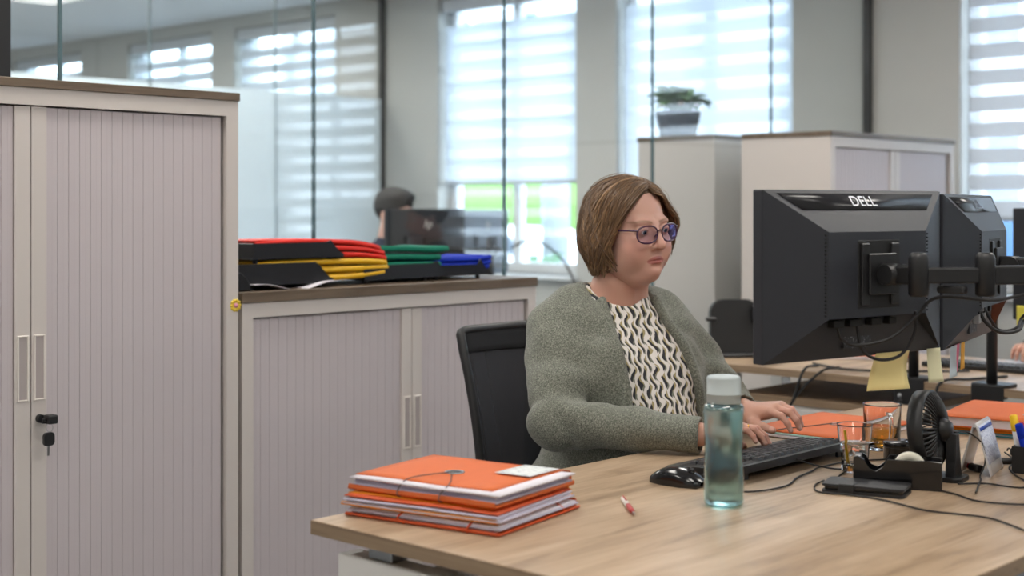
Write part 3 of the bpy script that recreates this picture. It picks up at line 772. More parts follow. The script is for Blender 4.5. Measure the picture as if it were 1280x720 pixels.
# seen from the woman: her left is +x; function row is at -y
P = .0188
x_left = kw / 2 - .016
rows = [[1] * 13, [1] * 13 + [2], [1.5] + [1] * 12 + [1.5], [1.75] + [1] * 11 + [2.25], [1.25] + [1] * 11 + [2.75], [1.25, 1.25, 1.25, 6.25, 1.25, 1.25, 1.25, 1.25]]
for ri, row in enumerate(rows):
    y = -kd / 2 + .0255 + ri * P + (.004 if ri else 0); x = x_left
    extra = (15 - sum(row)) / (len(row) - 1) if ri == 0 else 0
    for u in row:
        wk = u * P; put_key(x - wk / 2, y, wk - .0022); x -= wk + extra * P
    x = x_left - 15.3 * P
    if ri in (0, 1, 2): cols = (0, 1, 2)
    elif ri == 4: cols = (1,)
    elif ri == 5: cols = (0, 1, 2)
    else: cols = ()
    for c_ in cols: put_key(x - (c_ + .5) * P, y, P - .0022)
    x -= 3.3 * P
    if ri:
        for c_ in range(4): put_key(x - (c_ + .5) * P, y, P - .0022)
fm = MB().box((-.012, -.004, 0), (.012, .004, .019), .002).mesh('foot', M['black'])
for x in (-kw / 2 + .05, kw / 2 - .05):
    o = link('foot', fm, t); o.location = (x, -kd / 2 + .012, 0)
kc = [(2.56, 1.588, DZ + .02), (2.57, 1.555, DZ + .010), (2.60, 1.52, DZ + .003), (2.64, 1.40, DZ + .003), (2.72, 1.25, DZ + .003)]
kc = [(2.56, 1.590, DZ + .022), (2.575, 1.56, DZ + .012), (2.60, 1.53, DZ + .004), (2.61, 1.50, DZ + .003), (2.55, 1.48, DZ + .003), (2.50, 1.46, DZ + .003)]
o = MB().tube(spline(kc, 8), .0019, 7).build('cable', M['rubber'], t); o.matrix_parent_inverse = Matrix.Translation((-(KX0 + KX1) / 2, -(KY0 + KY1) / 2, -DZ))

# ---- drinking glasses
M['clear'] = glass('clear_glass', (0.985, 0.99, 0.99), 1.46)
M['wat'] = glass('clear_water', (0.97, 0.985, 0.985), 1.33)
M['tea'] = glass('amber_tea', (0.93, 0.42, 0.05), 1.33)
t = thing('water_glass', 'clear tumbler of water with a yellow refraction streak on the desk', 'glass', (2.622, 1.487, DZ))
pr = [(0, .0005), (.026, .0005), (.0275, .003), (.0285, .03), (.031, .058), (.0335, .064), (.0365, .097), (.0372, .0985), (.0358, .0985), (.0345, .096), (.0318, .066), (.0292, .058), (.0264, .030), (.025, .014), (0, .012)]
n = 36
gl = MB().lathe(pr, n)
for v in gl.bm.verts:
    if .004 < v.co.z < .058:
        a = math.atan2(v.co.y, v.co.x); rr = math.hypot(v.co.x, v.co.y)
        if rr > .0272: k_ = 1 - .05 * (.5 + .5 * math.cos(9 * a)); v.co.x *= k_; v.co.y *= k_
gl.build('tumbler', M['clear'], t)
MB().lathe([(0, .0123), (.0247, .0143), (.0261, .030), (.0288, .058), (.0296, .062), (0, .062)], 36).build('water', M['wat'], t)
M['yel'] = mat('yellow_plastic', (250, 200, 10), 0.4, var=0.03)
MB().tube([(-.016, .004, .0165), (-.022, .006, .058), (-.0275, .007, .088)], .0028, 8).build('streak_rod', M['yel'], t)  # added yellow rod, gives the refracted streak in the glass a solid shape
t = thing('tea_mug', 'clear glass mug of amber tea behind the tape dispenser', 'mug', (2.905, 1.578, DZ))
pr = [(0, .0005), (.036, .0005), (.039, .003), (.0425, .100), (.0430, .1035), (.0405, .1035), (.0395, .100), (.0362, .010), (0, .0085)]
MB().lathe(pr, 40).build('mug_body', M['clear'], t)
MB().lathe([(0, .0088), (.0359, .0105), (.0370, .044), (0, .044)], 40).build('tea', M['tea'], t)
d_ = Vector((-.70, -.71, 0))
MB().tube(spline([d_ * .040 + Vector((0, 0, .085)), d_ * .062 + Vector((0, 0, .083)), d_ * .068 + Vector((0, 0, .055)), d_ * .056 + Vector((0, 0, .028)), d_ * .039 + Vector((0, 0, .026))], 6), .0048, 10).build('handle', M['clear'], t)
t = thing('round_tin', 'low round black gloss tin in front of the tea mug', 'tin', (2.808, 1.482, DZ))
MB().lathe([(0, 0), (.034, 0), (.036, .002), (.036, .029), (.0368, .030), (.0368, .039), (.0355, .041), (0, .041)], 36).build('tin_body', M['blackgl'], t)
MB().lathe([(.0362, .0295), (.0372, .030), (.0362, .0305)], 36).build('rim', M['black'], t)

# ---- tape dispenser
ang = math.atan2(1.282 - 1.408, 2.555 - 2.513)
t = thing('tape_dispenser', 'black desk tape dispenser with a roll of tape', 'tape dispenser', (2.538, 1.345, DZ), math.atan2(-.148, .070))
prof = [(-.083, 0), (.083, 0), (.083, .056), (.060, .057), (.02, .057), (-.018, .057), (-.027, .040), (-.040, .031), (-.053, .036), (-.062, .054), (-.074, .061), (-.083, .058)]
for y in (-.030, .025):
    MB().prism(prof, 0, .005, .001, mx=Matrix.Translation((0, y + .005, 0)) @ Matrix.Rotation(PI / 2, 4, 'X')).build('side', M['blackgl'], t)
MB().box((-.083, -.025, 0), (.083, .025, .022), .002).build('base', M['black'], t)
MB().box((.060, -.025, .022), (.083, .025, .051), .002).build('back_end', M['blackgl'], t)
MB().box((-.083, -.025, .022), (-.066, .025, .050), .002).build('front_end', M['black'], t)
MB().box((-.081, -.014, .050), (-.069, .014, .060), .001).build('cutter', M['steel'], t)
M['tape'] = mat('tape_roll', (226, 222, 206), 0.35, var=0.03)
MB().lathe([(.0155, -.010), (.030, -.010), (.031, -.009), (.031, .009), (.030, .010), (.0155, .010)], 36, close=True, mx=Matrix.Translation((.022, 0, .037)) @ Matrix.Rotation(PI / 2, 4, 'X')).build('tape_roll', M['tape'], t)
MB().lathe([(.0, -.0105), (.0153, -.0105), (.0153, .0105), (0, .0105)], 24, mx=Matrix.Translation((.022, 0, .037)) @ Matrix.Rotation(PI / 2, 4, 'X')).build('tape_hub', M['black'], t)

# ---- phone wallet
t = thing('phone_wallet', 'black leather phone wallet lying in front of the tape dispenser', 'phone case', (2.447, 1.362, DZ), math.atan2(-.150, .045))
M['leather'] = mat('black_leather', (30, 30, 33), 0.5, var=0.1, bump=.2, bscale=700)
for z0, z1 in ((0, .0055), (.0125, .0175)):
    MB().prism(rrect(-.078, -.040, .078, .040, .008), z0, z1, .0015, seg=2).build('cover', M['leather'], t)
MB().prism(rrect(-.074, -.036, .074, .037, .008), .0055, .0125).build('phone', M['blackgl'], t)
MB().box((-.076, .0375, .002), (.076, .0415, .0155), .0018, 2).build('spine', M['leather'], t)
MB().box((-.045, -.0425, .0005), (-.015, -.012, .0195), .0015).build('strap', M['leather'], t)

# ---- small desk fan (turned towards the woman, so its back shows)
t = thing('desk_fan', 'small black desk fan seen from behind on the desk', 'fan', (2.672, 1.316, DZ), math.radians(8))
hz = .098; R = .079
fy = .028   # cage centre lies towards the woman
rot = Matrix.Translation((-.012, fy, hz)) @ Matrix.Rotation(math.radians(-6), 4, 'X') @ Matrix.Rotation(-PI / 2, 4, 'X')   # local z -> +y
MB().lathe([(R - .004, -.016), (R, -.014), (R + .001, 0), (R, .014), (R - .004, .016), (R - .006, .014), (R - .005, 0), (R - .006, -.014)], 48, mx=rot, close=True).build('cage_ring', M['black'], t)
sl = []
me_b = MB().tube([(.020, 0, -.030), (.045, 0, -.028), (.064, 0, -.022), (R - .003, 0, -.012)], [.0016, .0021, .0024, .0026], 5).mesh('cage_slat', M['black'])
me_f = MB().tube([(.014, 0, .026), (.045, 0, .025), (.064, 0, .020), (R - .003, 0, .012)], [.0012] * 4, 5).mesh('cage_slat', M['black'])
for me, n in ((me_b, 44), (me_f, 28)):
    for k in range(n):
        o = link('cage_slat', me, t); o.matrix_local = rot @ Matrix.Rotation(2 * PI * k / n, 4, 'Z')
MB().lathe([(0, -.050), (.014, -.049), (.020, -.042), (.0235, -.034), (.0235, -.028), (0, -.028)], 28, mx=rot).build('motor_hub', M['black'], t)
MB().lathe([(0, .028), (.012, .027), (.015, .024), (0, .022)], 24, mx=rot).build('front_badge', M['black'], t)
def blade(u, v):
    r_ = .012 + .055 * u; a = (v - .5) * (.75 + .35 * u) + .35 * u
    return (r_ * math.cos(a), r_ * math.sin(a), (v - .5) * .022)
me = MB().slab(blade, 6, 6, .0012).mesh('blade', M['black'])
for k in range(4):
    o = link('blade', me, t); o.matrix_local = rot @ Matrix.Rotation(PI / 2 * k, 4, 'Z')
MB().prism([(-.024, 0), (-.016, .04), (-.0105, .095), (.0105, .095), (.016, .04), (.024, 0)], -.010, .010, .002, mx=Matrix.Translation((-.004, -.022, .0)) @ Matrix.Rotation(PI / 2, 4, 'X') @ Matrix.Rotation(.06, 4, 'Z')).build('stand', M['black'], t)
MB().prism(rrect(-.038, -.045, .038, .055, .02), 0, .009, .002, seg=2).build('base', M['black'], t)
fc = [(2.672 - .01, 1.316 - .028, DZ + .098), (2.715, 1.285, DZ + .092), (2.752, 1.27, DZ + .065), (2.752, 1.265, DZ + .030), (2.73, 1.265, DZ + .006), (2.70, 1.25, DZ + .003), (2.66, 1.235, DZ + .003), (2.57, 1.20, DZ + .003)]
o = MB().tube(spline(fc, 8), .0017, 7).build('cable', M['rubber'], None)
o.parent = t; o.matrix_parent_inverse = (Matrix.Translation((2.672, 1.316, DZ)) @ Matrix.Rotation(math.radians(8), 4, 'Z')).inverted()

# ---- tent card with a calendar sheet
t = thing('calendar_stand', 'clear tent shaped desk stand with a blue topped calendar sheet', 'calendar', (2.805, 1.298, DZ), math.radians(13))
M['acryl'] = mat('frosted_acrylic', (214, 212, 214), 0.25, var=0.02); 
M['calp'] = printed('calendar_print', (214, 220, 236), (168, 176, 206), (260, 1, 190), .50)
M['calb'] = mat('calendar_blue', (40, 76, 170), 0.5, var=0.03)
LN, HT, HW = .125, .102, .032
def leg(sg):
    def fn(u, v): return (-LN / 2 + LN * u, sg * (HW - (HW - .003) * v), HT * v + .0012)
    return fn
MB().slab(leg(1), 6, 4, .002).build('back_panel', M['acryl'], t)
MB().slab(leg(-1), 6, 4, .002).build('front_panel', M['acryl'], t)
MB().cyl((-LN / 2, 0, HT), (LN / 2, 0, HT), .0036, n=10).build('ridge', M['acryl'], t)
def cal(u0, u1, v0, v1, off):
    def fn(u, v):
        a = u0 + (u1 - u0) * u; b = v0 + (v1 - v0) * v; q_ = leg(-1)(a, b); return (q_[0], q_[1] - off, q_[2] + off * .3)
    return fn
MB().slab(cal(.03, .97, .22, .97, .0026), 2, 2, .0006).build('calendar_sheet', M['calp'], t)
MB().slab(cal(.06, .94, .86, .93, .0034), 2, 1, .0004).build('blue_header', M['calb'], t)

# ---- thin orange folder behind the keyboard
M['docp'] = M['paper']
t = thing('flat_folder', 'thin orange folder with white sheets lying beyond the keyboard', 'folder', (2.900, 1.665, DZ), math.radians(2))
MB().box((0, 0, 0), (.36, .262, .002), .0005).build('cover', M['orange2'], t)
MB().slab(lambda u, v: (-.018 + .34 * u, -.004 + .25 * v, .0045 + .001 * math.sin(5 * u)), 6, 4, .004).build('sheets', M['paper'], t)
MB().slab(lambda u, v: (-.010 + .34 * u, .004 + .25 * v, .0088 + .001 * math.sin(5 * u + 1)), 6, 4, .0018).build('sheets', M['paper3'], t)
MB().slab(lambda u, v: (.0 + .36 * u, .0 + .262 * v, .0120 + .002 * math.sin(PI * u)), 8, 4, .0016).build('cover', M['orange'], t)
MB().tube(spline([(-.004, .19, .004), (.004, .19, .0145), (.10, .15, .0175), (.17, .13, .0178)], 6), .0013, 6).build('elastic', M['elastic'], t)
MB().lathe([(.010, 0), (.0165, 0), (.0165, .0012), (.010, .0012)], 20, (.18, .125, .0148), close=True).build('eyelet', M['steel'], t)

# ---- stack of folders at the right edge
for i, (m, th, lab, ins) in enumerate(((M['teal'], .008, 'teal folder at the bottom of the pile right of the fan', .0), (M['amber'], .009, 'amber folder in the middle of the pile right of the fan', .006), (M['orange'], .024, 'orange folder with a white sticker on top of the pile right of the fan', .0))):
    z = DZ + .0008 + [0, .0088, .0186][i]
    t = thing('pile_folder', lab, 'folder', (3.255 + ins, 1.345 + ins, z), math.radians(7 + 2 * i), 'folders piled right of the fan')
    def sf(zz, ox=0, oy=0, w_=.33, d_=.25):
        return lambda u, v: (ox + w_ * u, oy + d_ * v, zz + (zz / th) * .003 * math.sin(PI * u))
    MB().slab(sf(.0009), 6, 4, .0015).build('cover', m, t)
    MB().slab(sf(th * .5, .006, .004, .318, .24), 6, 4, th - .004).build('sheets', M['paper'] if i != 1 else M['amber'], t)
    MB().slab(sf(th - .0009), 6, 4, .0015).build('cover', m, t)
    MB().slab(lambda u, v, th=th: (.33 * u, .25 + .25 * th * math.cos(-PI / 2 + PI * v), th / 2 + (th / 2 - .001) * math.sin(-PI / 2 + PI * v)), 4, 5, .0015).build('spine', m, t)
    if i == 2:
        MB().box((.17, .02, th + .0022), (.27, .085, th + .0030)).build('label_sticker', M['labelp'], t)
        MB().lathe([(.010, 0), (.0165, 0), (.0165, .0012), (.010, .0012)], 20, (.10, .06, th + .0022), close=True).build('eyelet', M['steel'], t)

# ---- pen cup, coiled cord and small plug at the right edge
t = thing('pen_cup', 'square black pen cup with coloured markers at the right edge', 'pen cup', (2.868, 1.215, DZ), .2)
c_ = MB(); c_.box((-.035, -.035, 0), (.035, .035, .004)); c_.box((-.035, -.035, .004), (-.032, .035, .055)); c_.box((.032, -.035, .004), (.035, .035, .055)); c_.box((-.032, -.035, .004), (.032, -.032, .055)); c_.box((-.032, .032, .004), (.032, .035, .055))
c_.build('cup', M['black'], t)
def marker(loc, d, L, r_, m, label, cm):
    t = thing('marker_pen', label, 'marker', loc, 0, 'markers in the pen cup'); d = Vector(d).normalized()
    MB().tube([Vector((0, 0, 0)), d * L * .68], r_, 12).build('barrel', m, t)
    MB().tube([d * L * .68, d * L * .70, d * L * .98, d * L], [r_, r_ * 1.1, r_ * 1.05, r_ * .7], 12).build('cap', cm, t)
marker((2.850, 1.215, DZ + .0135), (-.22, .16, 1), .092, .008, M['blue'], 'blue marker leaning in the pen cup', M['blue'])
marker((2.862, 1.236, DZ + .0135), (-.14, .12, 1), .105, .008, M['white'], 'white marker with a yellow cap in the pen cup', M['yel'])
marker((2.880, 1.218, DZ + .0135), (-.10, .3, 1), .09, .007, M['redpl'], 'red marker in the pen cup', M['redpl'])
pts = []
for i in range(22 * 10 + 1):
    a = 2 * PI * i / 10; s_ = i / 220
    pts.append((3.02 + .10 * s_ + .007 * math.cos(a) * .7, 1.335 - .14 * s_ + .007 * math.cos(a) * .7, DZ + .0095 + .007 * math.sin(a)))
tag(MB().tube(pts, .0018, 5).build('coiled_cord', M['rubber']), 'coiled black cord in front of the folder pile', 'cord')
t = thing('plug_adapter', 'small black plug adapter lying behind the calendar stand', 'adapter', (2.925, 1.283, DZ + .0075), math.radians(-42))
MB().tube([(-.03, 0, 0), (-.028, 0, 0), (.02, 0, 0), (.022, 0, 0)], [.005, .007, .007, .006], 14).build('body', M['black'], t)
MB().tube([(.022, 0, 0), (.035, 0, 0)], .0045, 10).build('tip', M['black'], t)
t = thing('plug_adapter', 'small black plug with a red end under the calendar stand', 'adapter', (2.79, 1.305, DZ + .0085), math.radians(60))
MB().tube([(-.02, 0, 0), (.012, 0, 0)], .008, 14).build('body', M['black'], t)
MB().tube([(.012, 0, 0), (.022, 0, 0)], .006, 12).build('tip', M['redpl'], t)
# ---- loose cables over the front of the desk
for nm, lab, pts in (('desk_cable', 'thin black cable looping under the phone wallet across the desk front', [(2.48, 1.475, .743), (2.425, 1.462, .743), (2.375, 1.425, .743), (2.385, 1.375, .743), (2.39, 1.30, .743), (2.36, 1.20, .743), (2.37, 1.14, .743), (2.375, 1.08, .743), (2.32, .99, .743)]),
                     ('desk_cable', 'thin black cable running right from the tape dispenser', [(2.545, 1.262, .743), (2.53, 1.22, .743), (2.50, 1.165, .743), (2.52, 1.10, .743), (2.58, 1.04, .743)]),
                     ('desk_cable', 'thin black cable curving below the calendar stand to the pen cup', [(2.63, 1.265, .743), (2.67, 1.225, .743), (2.67, 1.19, .743), (2.68, 1.155, .743), (2.74, 1.155, .743), (2.80, 1.15, .743)]),
                     ('desk_cable', 'thin black cable hanging down between calendar stand and pen cup', [(2.99, 1.33, .752), (2.95, 1.29, .743), (2.86, 1.262, .743), (2.77, 1.20, .743), (2.72, 1.135, .743), (2.74, 1.06, .743)])):
    tag(MB().tube(spline(pts, 8), .0018, 7).build(nm, M['rubber']), lab, 'cable')

# ================================================================== MONITORS ON THE DESK
M['screen'] = mat('dark_screen', (40, 48, 60), 0.2, var=0.05)
M['chrome'] = mat('chrome', (150, 153, 158), 0.3, metal=1.0, var=0.02)
def prism_monitor(loc, rz, label, W_=.53, H_=.33, dpt=.056):
    t = thing('computer_monitor', label, 'monitor', loc, rz)
    MB().box((-W_ / 2, 0, 0), (W_ / 2, .026, H_), .003, 2).build('bezel', M['monitor'], t)
    MB().box((-W_ / 2 + .018, .0262, .022), (W_ / 2 - .018, .0272, H_ - .018)).build('screen', M['screen'], t)
    b = MB(); V = lambda *p: b.bm.verts.new(p)
    w2 = W_ / 2 - .001; ix = W_ * .272; iz0, iz1 = H_ * .255, H_ * .755; ry = -dpt * .4
    O = [V(-w2, 0, .001), V(w2, 0, .001), V(w2, 0, H_ - .001), V(-w2, 0, H_ - .001)]
    I = [V(-ix, -dpt, iz0), V(ix, -dpt, iz0), V(ix, -dpt, iz1), V(-ix, -dpt, iz1)]
    R = [V(-ix, ry, iz0), V(ix, ry, iz0)]
    for f in ((O[3], O[2], I[2], I[3]), (O[0], O[3], I[3], I[0]), (O[2], O[1], I[1], I[2]), (I[0], I[1], I[2], I[3]), (I[0], R[0], R[1], I[1]), (R[0], O[0], O[1], R[1]), (O[0], I[0], R[0]), (O[1], R[1], I[1]), (O[0], O[1], O[2], O[3])):
        b.bm.faces.new(f)
    b.build('back_shell', M['monitor'], t)
    # dark band with the lettering on the upper bevel
    vy, vz = dpt, H_ - .001 - iz1; ln = math.hypot(vy, vz); up = Vector((0, vy / ln, vz / ln)); nr = Vector((0, -vz / ln, vy / ln))
    base = Vector((0, -dpt, iz1))
    def bandp(u, v):
        k = .52 + .40 * v; hw = (ix + (w2 - ix) * k) - .022
        return base + up * ln * k + Vector(((2 * u - 1) * hw, 0, 0)) + nr * .0006
    MB().slab(bandp, 2, 2, .001).build('band', M['monband'], t)
    mx = Matrix.Translation(base + up * ln * .72 + nr * .0014) @ Matrix(((1, 0, 0, 0), (0, up.y, nr.y, 0), (0, up.z, nr.z, 0), (0, 0, 0, 1)))
    text('maker_lettering', 'DELL', .034, mx, M['chrome'], t, .0006)
    # vesa pocket, rails and plate
    zc = (iz0 + iz1) / 2
    MB().box((-.062, -dpt - .001, zc - .066), (.062, -dpt + .004, zc + .066), .001).build('mount_pocket', M['kbwell'], t)
    for x in (-.044, .044):
        MB().box((x - .012, -dpt - .006, zc - .060), (x + .012, -dpt - .001, zc + .060), .0015).build('mount_rail', M['black'], t)
    # vent slots on both shoulder edges
    for sx in (-1, 1):
        v = MB()
        for k in range(22):
            z = iz0 + .006 + (iz1 - iz0 - .012) * k / 21
            v.box((sx * (ix + .006) - .002, -dpt + .0005, z - .0016), (sx * (ix + .006) + .002, -dpt + .006, z + .0016))
        tag(v.build('vent_slots', M['kbwell'], t), kind='stuff')
    for x, wd in ((-.09, .03), (-.04, .036), (.02, .03), (.07, .022)):
        MB().box((x - wd / 2, ry - .012, iz0 - .020), (x + wd / 2, ry + .006, iz0 - .006), .001).build('port', M['kbwell'], t)
    MB().box((-.05, ry * .45 - .0010, .020), (.03, ry * .45 + .004, .052)).build('rating_label', M['ratelab'], t)
    return t
M['ratelab'] = printed('rating_print', (52, 54, 60), (150, 152, 158), (160, 1, 420), .60)
mon1_dir = Vector((.983, -.183, 0)); c1 = Vector((2.254, 1.471, 0)) + mon1_dir * .265
mon1 = prism_monitor((c1.x, c1.y, .990), math.atan2(-.183, .983), 'large black monitor seen from behind, left of the pair in front of the woman')
mon2_dir = Vector((.970, .243, 0)); c2 = Vector((2.785, 1.372, 0)) + mon2_dir * .265
mon2 = prism_monitor((c2.x, c2.y, .985), math.atan2(.243, .970), 'black monitor seen from behind, right of the pair in front of the woman')

# ---- articulated arm carrying both
t = thing('dual_monitor_mount', 'black articulated arm holding the two monitors from behind', 'monitor arm', (2.86, 1.0, DZ))
off = Vector((2.86, 1.0, DZ))
def L3(p): return Vector(p) - off
az = 1.157
nb1 = Vector((-.183, -.983, 0)); nb2 = Vector((.243, -.970, 0))
v1 = c1 + nb1 * .062; v2 = c2 + nb2 * .062
v1.z = az; v2.z = az
MB().cyl((0, 0, 0), (0, 0, .50), .0175, n=24).build('post', M['black'], t)
MB().box((-.05, -.045, 0), (.05, .05, .012), .003).build('post_base', M['black'], t)
MB().box((-.03, -.0675 - .012, -.07), (.03, -.0675, .012), .003).build('clamp', M['black'], t)
MB().cyl((0, 0, az - DZ - .035), (0, 0, az - DZ + .035), .030, n=24).build('collar', M['black'], t)
for v, nb, c in ((v1, nb1, c1), (v2, nb2, c2)):
    side = Vector((-nb.y, nb.x, 0))
    pl = MB()
    for a in (0,):
        q = L3(v)
        mx = Matrix.Translation(q) @ Matrix(((side.x, nb.x, 0, 0), (side.y, nb.y, 0, 0), (0, 0, 1, 0), (0, 0, 0, 1)))
        pl.box((-.040, .0, -.040), (.040, .006, .040), .002, mx=mx)
    pl.build('mount_plate', M['black'], t)
    MB().tube([L3(v + nb * .004), L3(v + nb * .045)], .021, 22).build('tilt_joint', M['black'], t)
    k = L3(v + nb * .030); MB().tube([k - side * .028, k + side * .028], .019, 22).build('tilt_knuckle', M['black'], t)
j1 = v1 + nb1 * .088; j2 = Vector((2.577, 1.184, az)); j3 = v2 + nb2 * .085
def vjoint(p, r_=.019, h=.036):
    q = L3(p); b = MB(); b.lathe([(0, h + .008), (r_ * .7, h + .007), (r_ * .9, h + .002), (r_, h - .004), (r_, -h), (r_ * .8, -h - .004), (0, -h - .004)], 24, q); b.build('pivot', M['black'], t)
def bar(a, b, h, w, z=0):
    a = L3(a); b = L3(b); d = (b - a); L_ = d.length; mx = Matrix.Translation(a + Vector((0, 0, z))) @ d.to_track_quat('X', 'Z').to_matrix().to_4x4()
    MB().box((0, -w / 2, -h / 2), (L_, w / 2, h / 2), .004, 2, mx=mx).build('arm_bar', M['black'], t)
for p in (j1, j2, j3): vjoint(p)
bar(v1 + nb1 * .04, j1, .036, .026); bar(j1, j2, .030, .020); bar(j2, Vector((2.86, 1.0, az)), .036, .024)
bar(v2 + nb2 * .04, j3, .036, .026); bar(j3, Vector((2.86, 1.0, az)), .034, .022)
MB().box((-.0095, -.028, -.034), (.0095, .028, -.020), .003, mx=Matrix.Translation(L3((j1 + j2) / 2))).build('cable_clip', M['black'], t)

# ---- cables behind the monitors
def cable(label, pts, r_=.0034, name='monitor_cable'):
    tag(MB().tube(spline(pts, 10), r_, 8).build(name, M['rubber']), label, 'cable')
def on1(x, y, z):   # point given in the left monitor's own frame (x along width from centre, y outwards from the back)
    return c1 + mon1_dir * x + nb1 * y + Vector((0, 0, z))
def on2(x, y, z): return c2 + mon2_dir * x + nb2 * y + Vector((0, 0, z))
cable('black cable sweeping from the left monitor ports up to the arm', [on1(-.09, .03, 1.055), on1(-.082, .036, 1.030), on1(-.05, .05, 1.020), on1(.0, .085, 1.034), on1(.045, .11, 1.075), on1(.07, .14, 1.112), j2 + Vector((-.02, -.02, -.045)), j2 + Vector((.03, -.045, -.04)), Vector((2.70, 1.085, 1.135)), Vector((2.86, 1.03, 1.13))])
cable('black cable hanging in a tight loop below the left monitor', [on1(.055, .10, 1.085), on1(.058, .095, 1.04), on1(.035, .08, .998), on1(-.005, .06, .990), on1(-.03, .04, 1.01), on1(-.035, .03, 1.06)], .0032)
cable('thick video cable looping from the right monitor ports', [on2(-.045, .028, 1.062), on2(-.04, .045, 1.030), on2(-.01, .07, 1.008), on2(.04, .10, 1.010), on2(.08, .12, 1.04), Vector((2.93, 1.12, 1.10)), Vector((2.875, 1.04, 1.12))], .0042)
cable('second video cable looping under the right monitor', [on2(.015, .028, 1.062), on2(.02, .045, 1.03), on2(.04, .06, 1.008), on2(.075, .09, 1.012), on2(.11, .11, 1.045), Vector((2.97, 1.14, 1.11)), Vector((2.88, 1.03, 1.14))], .0036)
for k, (x, wd) in enumerate(((-.045, .020), (.015, .018))):
    p_ = on2(x, .026, 1.062)
    t = thing('video_plug', ['grey video plug in the right monitor, beside the vent', 'grey video plug in the right monitor, farther from the vent'][k], 'plug', (p_.x, p_.y, p_.z - .036), math.atan2(.243, .970), 'video plugs in the right monitor')
    MB().box((-wd / 2, -.008, .002), (wd / 2, .008, .036), .003, 2).build('shell', M['facade'], t)
    MB().box((-wd / 2 - .003, -.006, .026), (wd / 2 + .003, .006, .036), .001).build('collar', M['steel'], t)

# ---- sticky notes hanging from the monitors
def note(label, p, d, w, h, rgb, curl, skew, nrm):
    t = MB(); d = Vector(d).normalized(); nrm = Vector(nrm)
    def fn(u, v):
        return Vector(p) + d * (w * (u - .5) - skew * (1 - v)) + Vector((0, 0, -h * (1 - v) * (1 - .15 * curl))) + nrm * curl * h * .55 * (1 - v) ** 2 * (.4 + u)
    k = 'note_%d_%d_%d' % rgb
    if k not in M: M[k] = mat(k, rgb, 0.8, var=0.03)
    tag(t.slab(fn, 6, 8, .0003).build('sticky_note', M[k]), label, 'sticky note', 'sticky notes on the monitors')
note('large curling pale yellow sticky note below the left monitor', on1(.105, .006, .994), mon1_dir, .105, .078, (238, 216, 150), .55, .040, nb1)
note('narrow cream sticky note at the right corner of the left monitor', on1(.235, .006, .994), mon1_dir, .044, .072, (232, 228, 190), .12, -.004, nb1)
note('light grey sticky note below the right monitor', on2(-.19, .006, .990), mon2_dir, .06, .066, (196, 208, 216), .1, .02, nb2)
note('pink sticky note below the right monitor', on2(-.145, .004, .990), mon2_dir, .05, .060, (226, 120, 150), .0, .022, nb2)
note('orange sticky note below the right monitor', on2(-.10, .007, .990), mon2_dir, .038, .058, (242, 178, 62), .02, .008, nb2)

# ================================================================== OFFICE CHAIR
CH = Vector((2.712, 2.258, 0)); CRZ = -math.radians(15)
t = thing('office_chair', 'black mesh back office chair the woman sits on', 'chair', CH, CRZ)
M['chairf'] = mat('chair_fabric', (28, 29, 33), 0.9, var=0.2, scale=200, bump=.3, bscale=900)
mm, nt_, N_, L_, b_ = nmat('chair_mesh'); b_.inputs['Base Color'].default_value = lin((40, 42, 48)); b_.inputs['Roughness'].default_value = .8
tr = N_.new('ShaderNodeBsdfTransparent'); mxs = N_.new('ShaderNodeMixShader'); mxs.inputs[0].default_value = .86
L_.new(tr.outputs[0], mxs.inputs[1]); L_.new(b_.outputs[0], mxs.inputs[2]); L_.new(mxs.outputs[0], N_['Material Output'].inputs[0]); M['cmesh'] = mm
BW, Z0, Z1 = .235, .52, .968
def backp(u, v, o=0):   # u across -1..1, v up 0..1
    z = Z0 + (Z1 - Z0) * v
    return Vector((u * BW * (.90 + .10 * v), .235 + .085 * v - .05 * (u * u) + .02 * math.sin(PI * v) * -1 + o, z))
MB().slab(lambda u, v: backp(2 * u - 1, .02 + .90 * v), 16, 16, .004).build('back_mesh', M['cmesh'], t)
ring = [backp(u, v) for u, v in [(-1, .04), (-1, .25), (-1, .5), (-1, .75), (-1, .94), (-.94, 1), (-.5, 1.005), (0, 1.01), (.5, 1.005), (.94, 1), (1, .94), (1, .75), (1, .5), (1, .25), (1, .04), (.9, 0), (.4, -.01), (0, -.01), (-.4, -.01), (-.9, 0), (-1, .04)]]
MB().tube(spline(ring, 4), .0125, 8).build('back_frame', M['black'], t)
MB().slab(lambda u, v: backp(2 * u - 1, .88 + .11 * v), 16, 4, .014).build('top_band', M['chairf'], t)
MB().tube(spline([(0, .0, .40), (0, .20, .40), (0, .29, .46), (0, .28, .60), (0, .285, .72)], 6), .024, 10).build('back_support', M['black'], t)
def seatp(u, v):
    x = (2 * u - 1); y = (2 * v - 1)
    return Vector((x * .25 * (1 - .06 * max(0, y)), y * .235, .455 - .012 * (1 - x * x) - .02 * max(0, -y - .5)))
MB().slab(seatp, 16, 16, .055).build('seat', M['chairf'], t)
MB().box((-.10, -.12, .385), (.10, .12, .425), .01).build('mechanism', M['black'], t)
MB().cyl((0, 0, .10), (0, 0, .39), .027, n=18).build('gas_lift', M['steel'], t)
lm_ = MB().tube([(.02, 0, .11), (.16, 0, .095), (.30, 0, .075)], [.03, .024, .018], 10).mesh('base_leg', M['black'])
cm_ = MB().lathe([(0, -.012), (.026, -.012), (.03, -.006), (.03, .006), (.026, .012), (0, .012)], 20, mx=Matrix.Translation((.30, 0, .030)) @ Matrix.Rotation(PI / 2, 4, 'X')).mesh('caster', M['black'])
for k in range(5):
    o = link('base_leg', lm_, t); o.rotation_euler = (0, 0, 2 * PI * k / 5 + .3); link('caster', cm_, o)

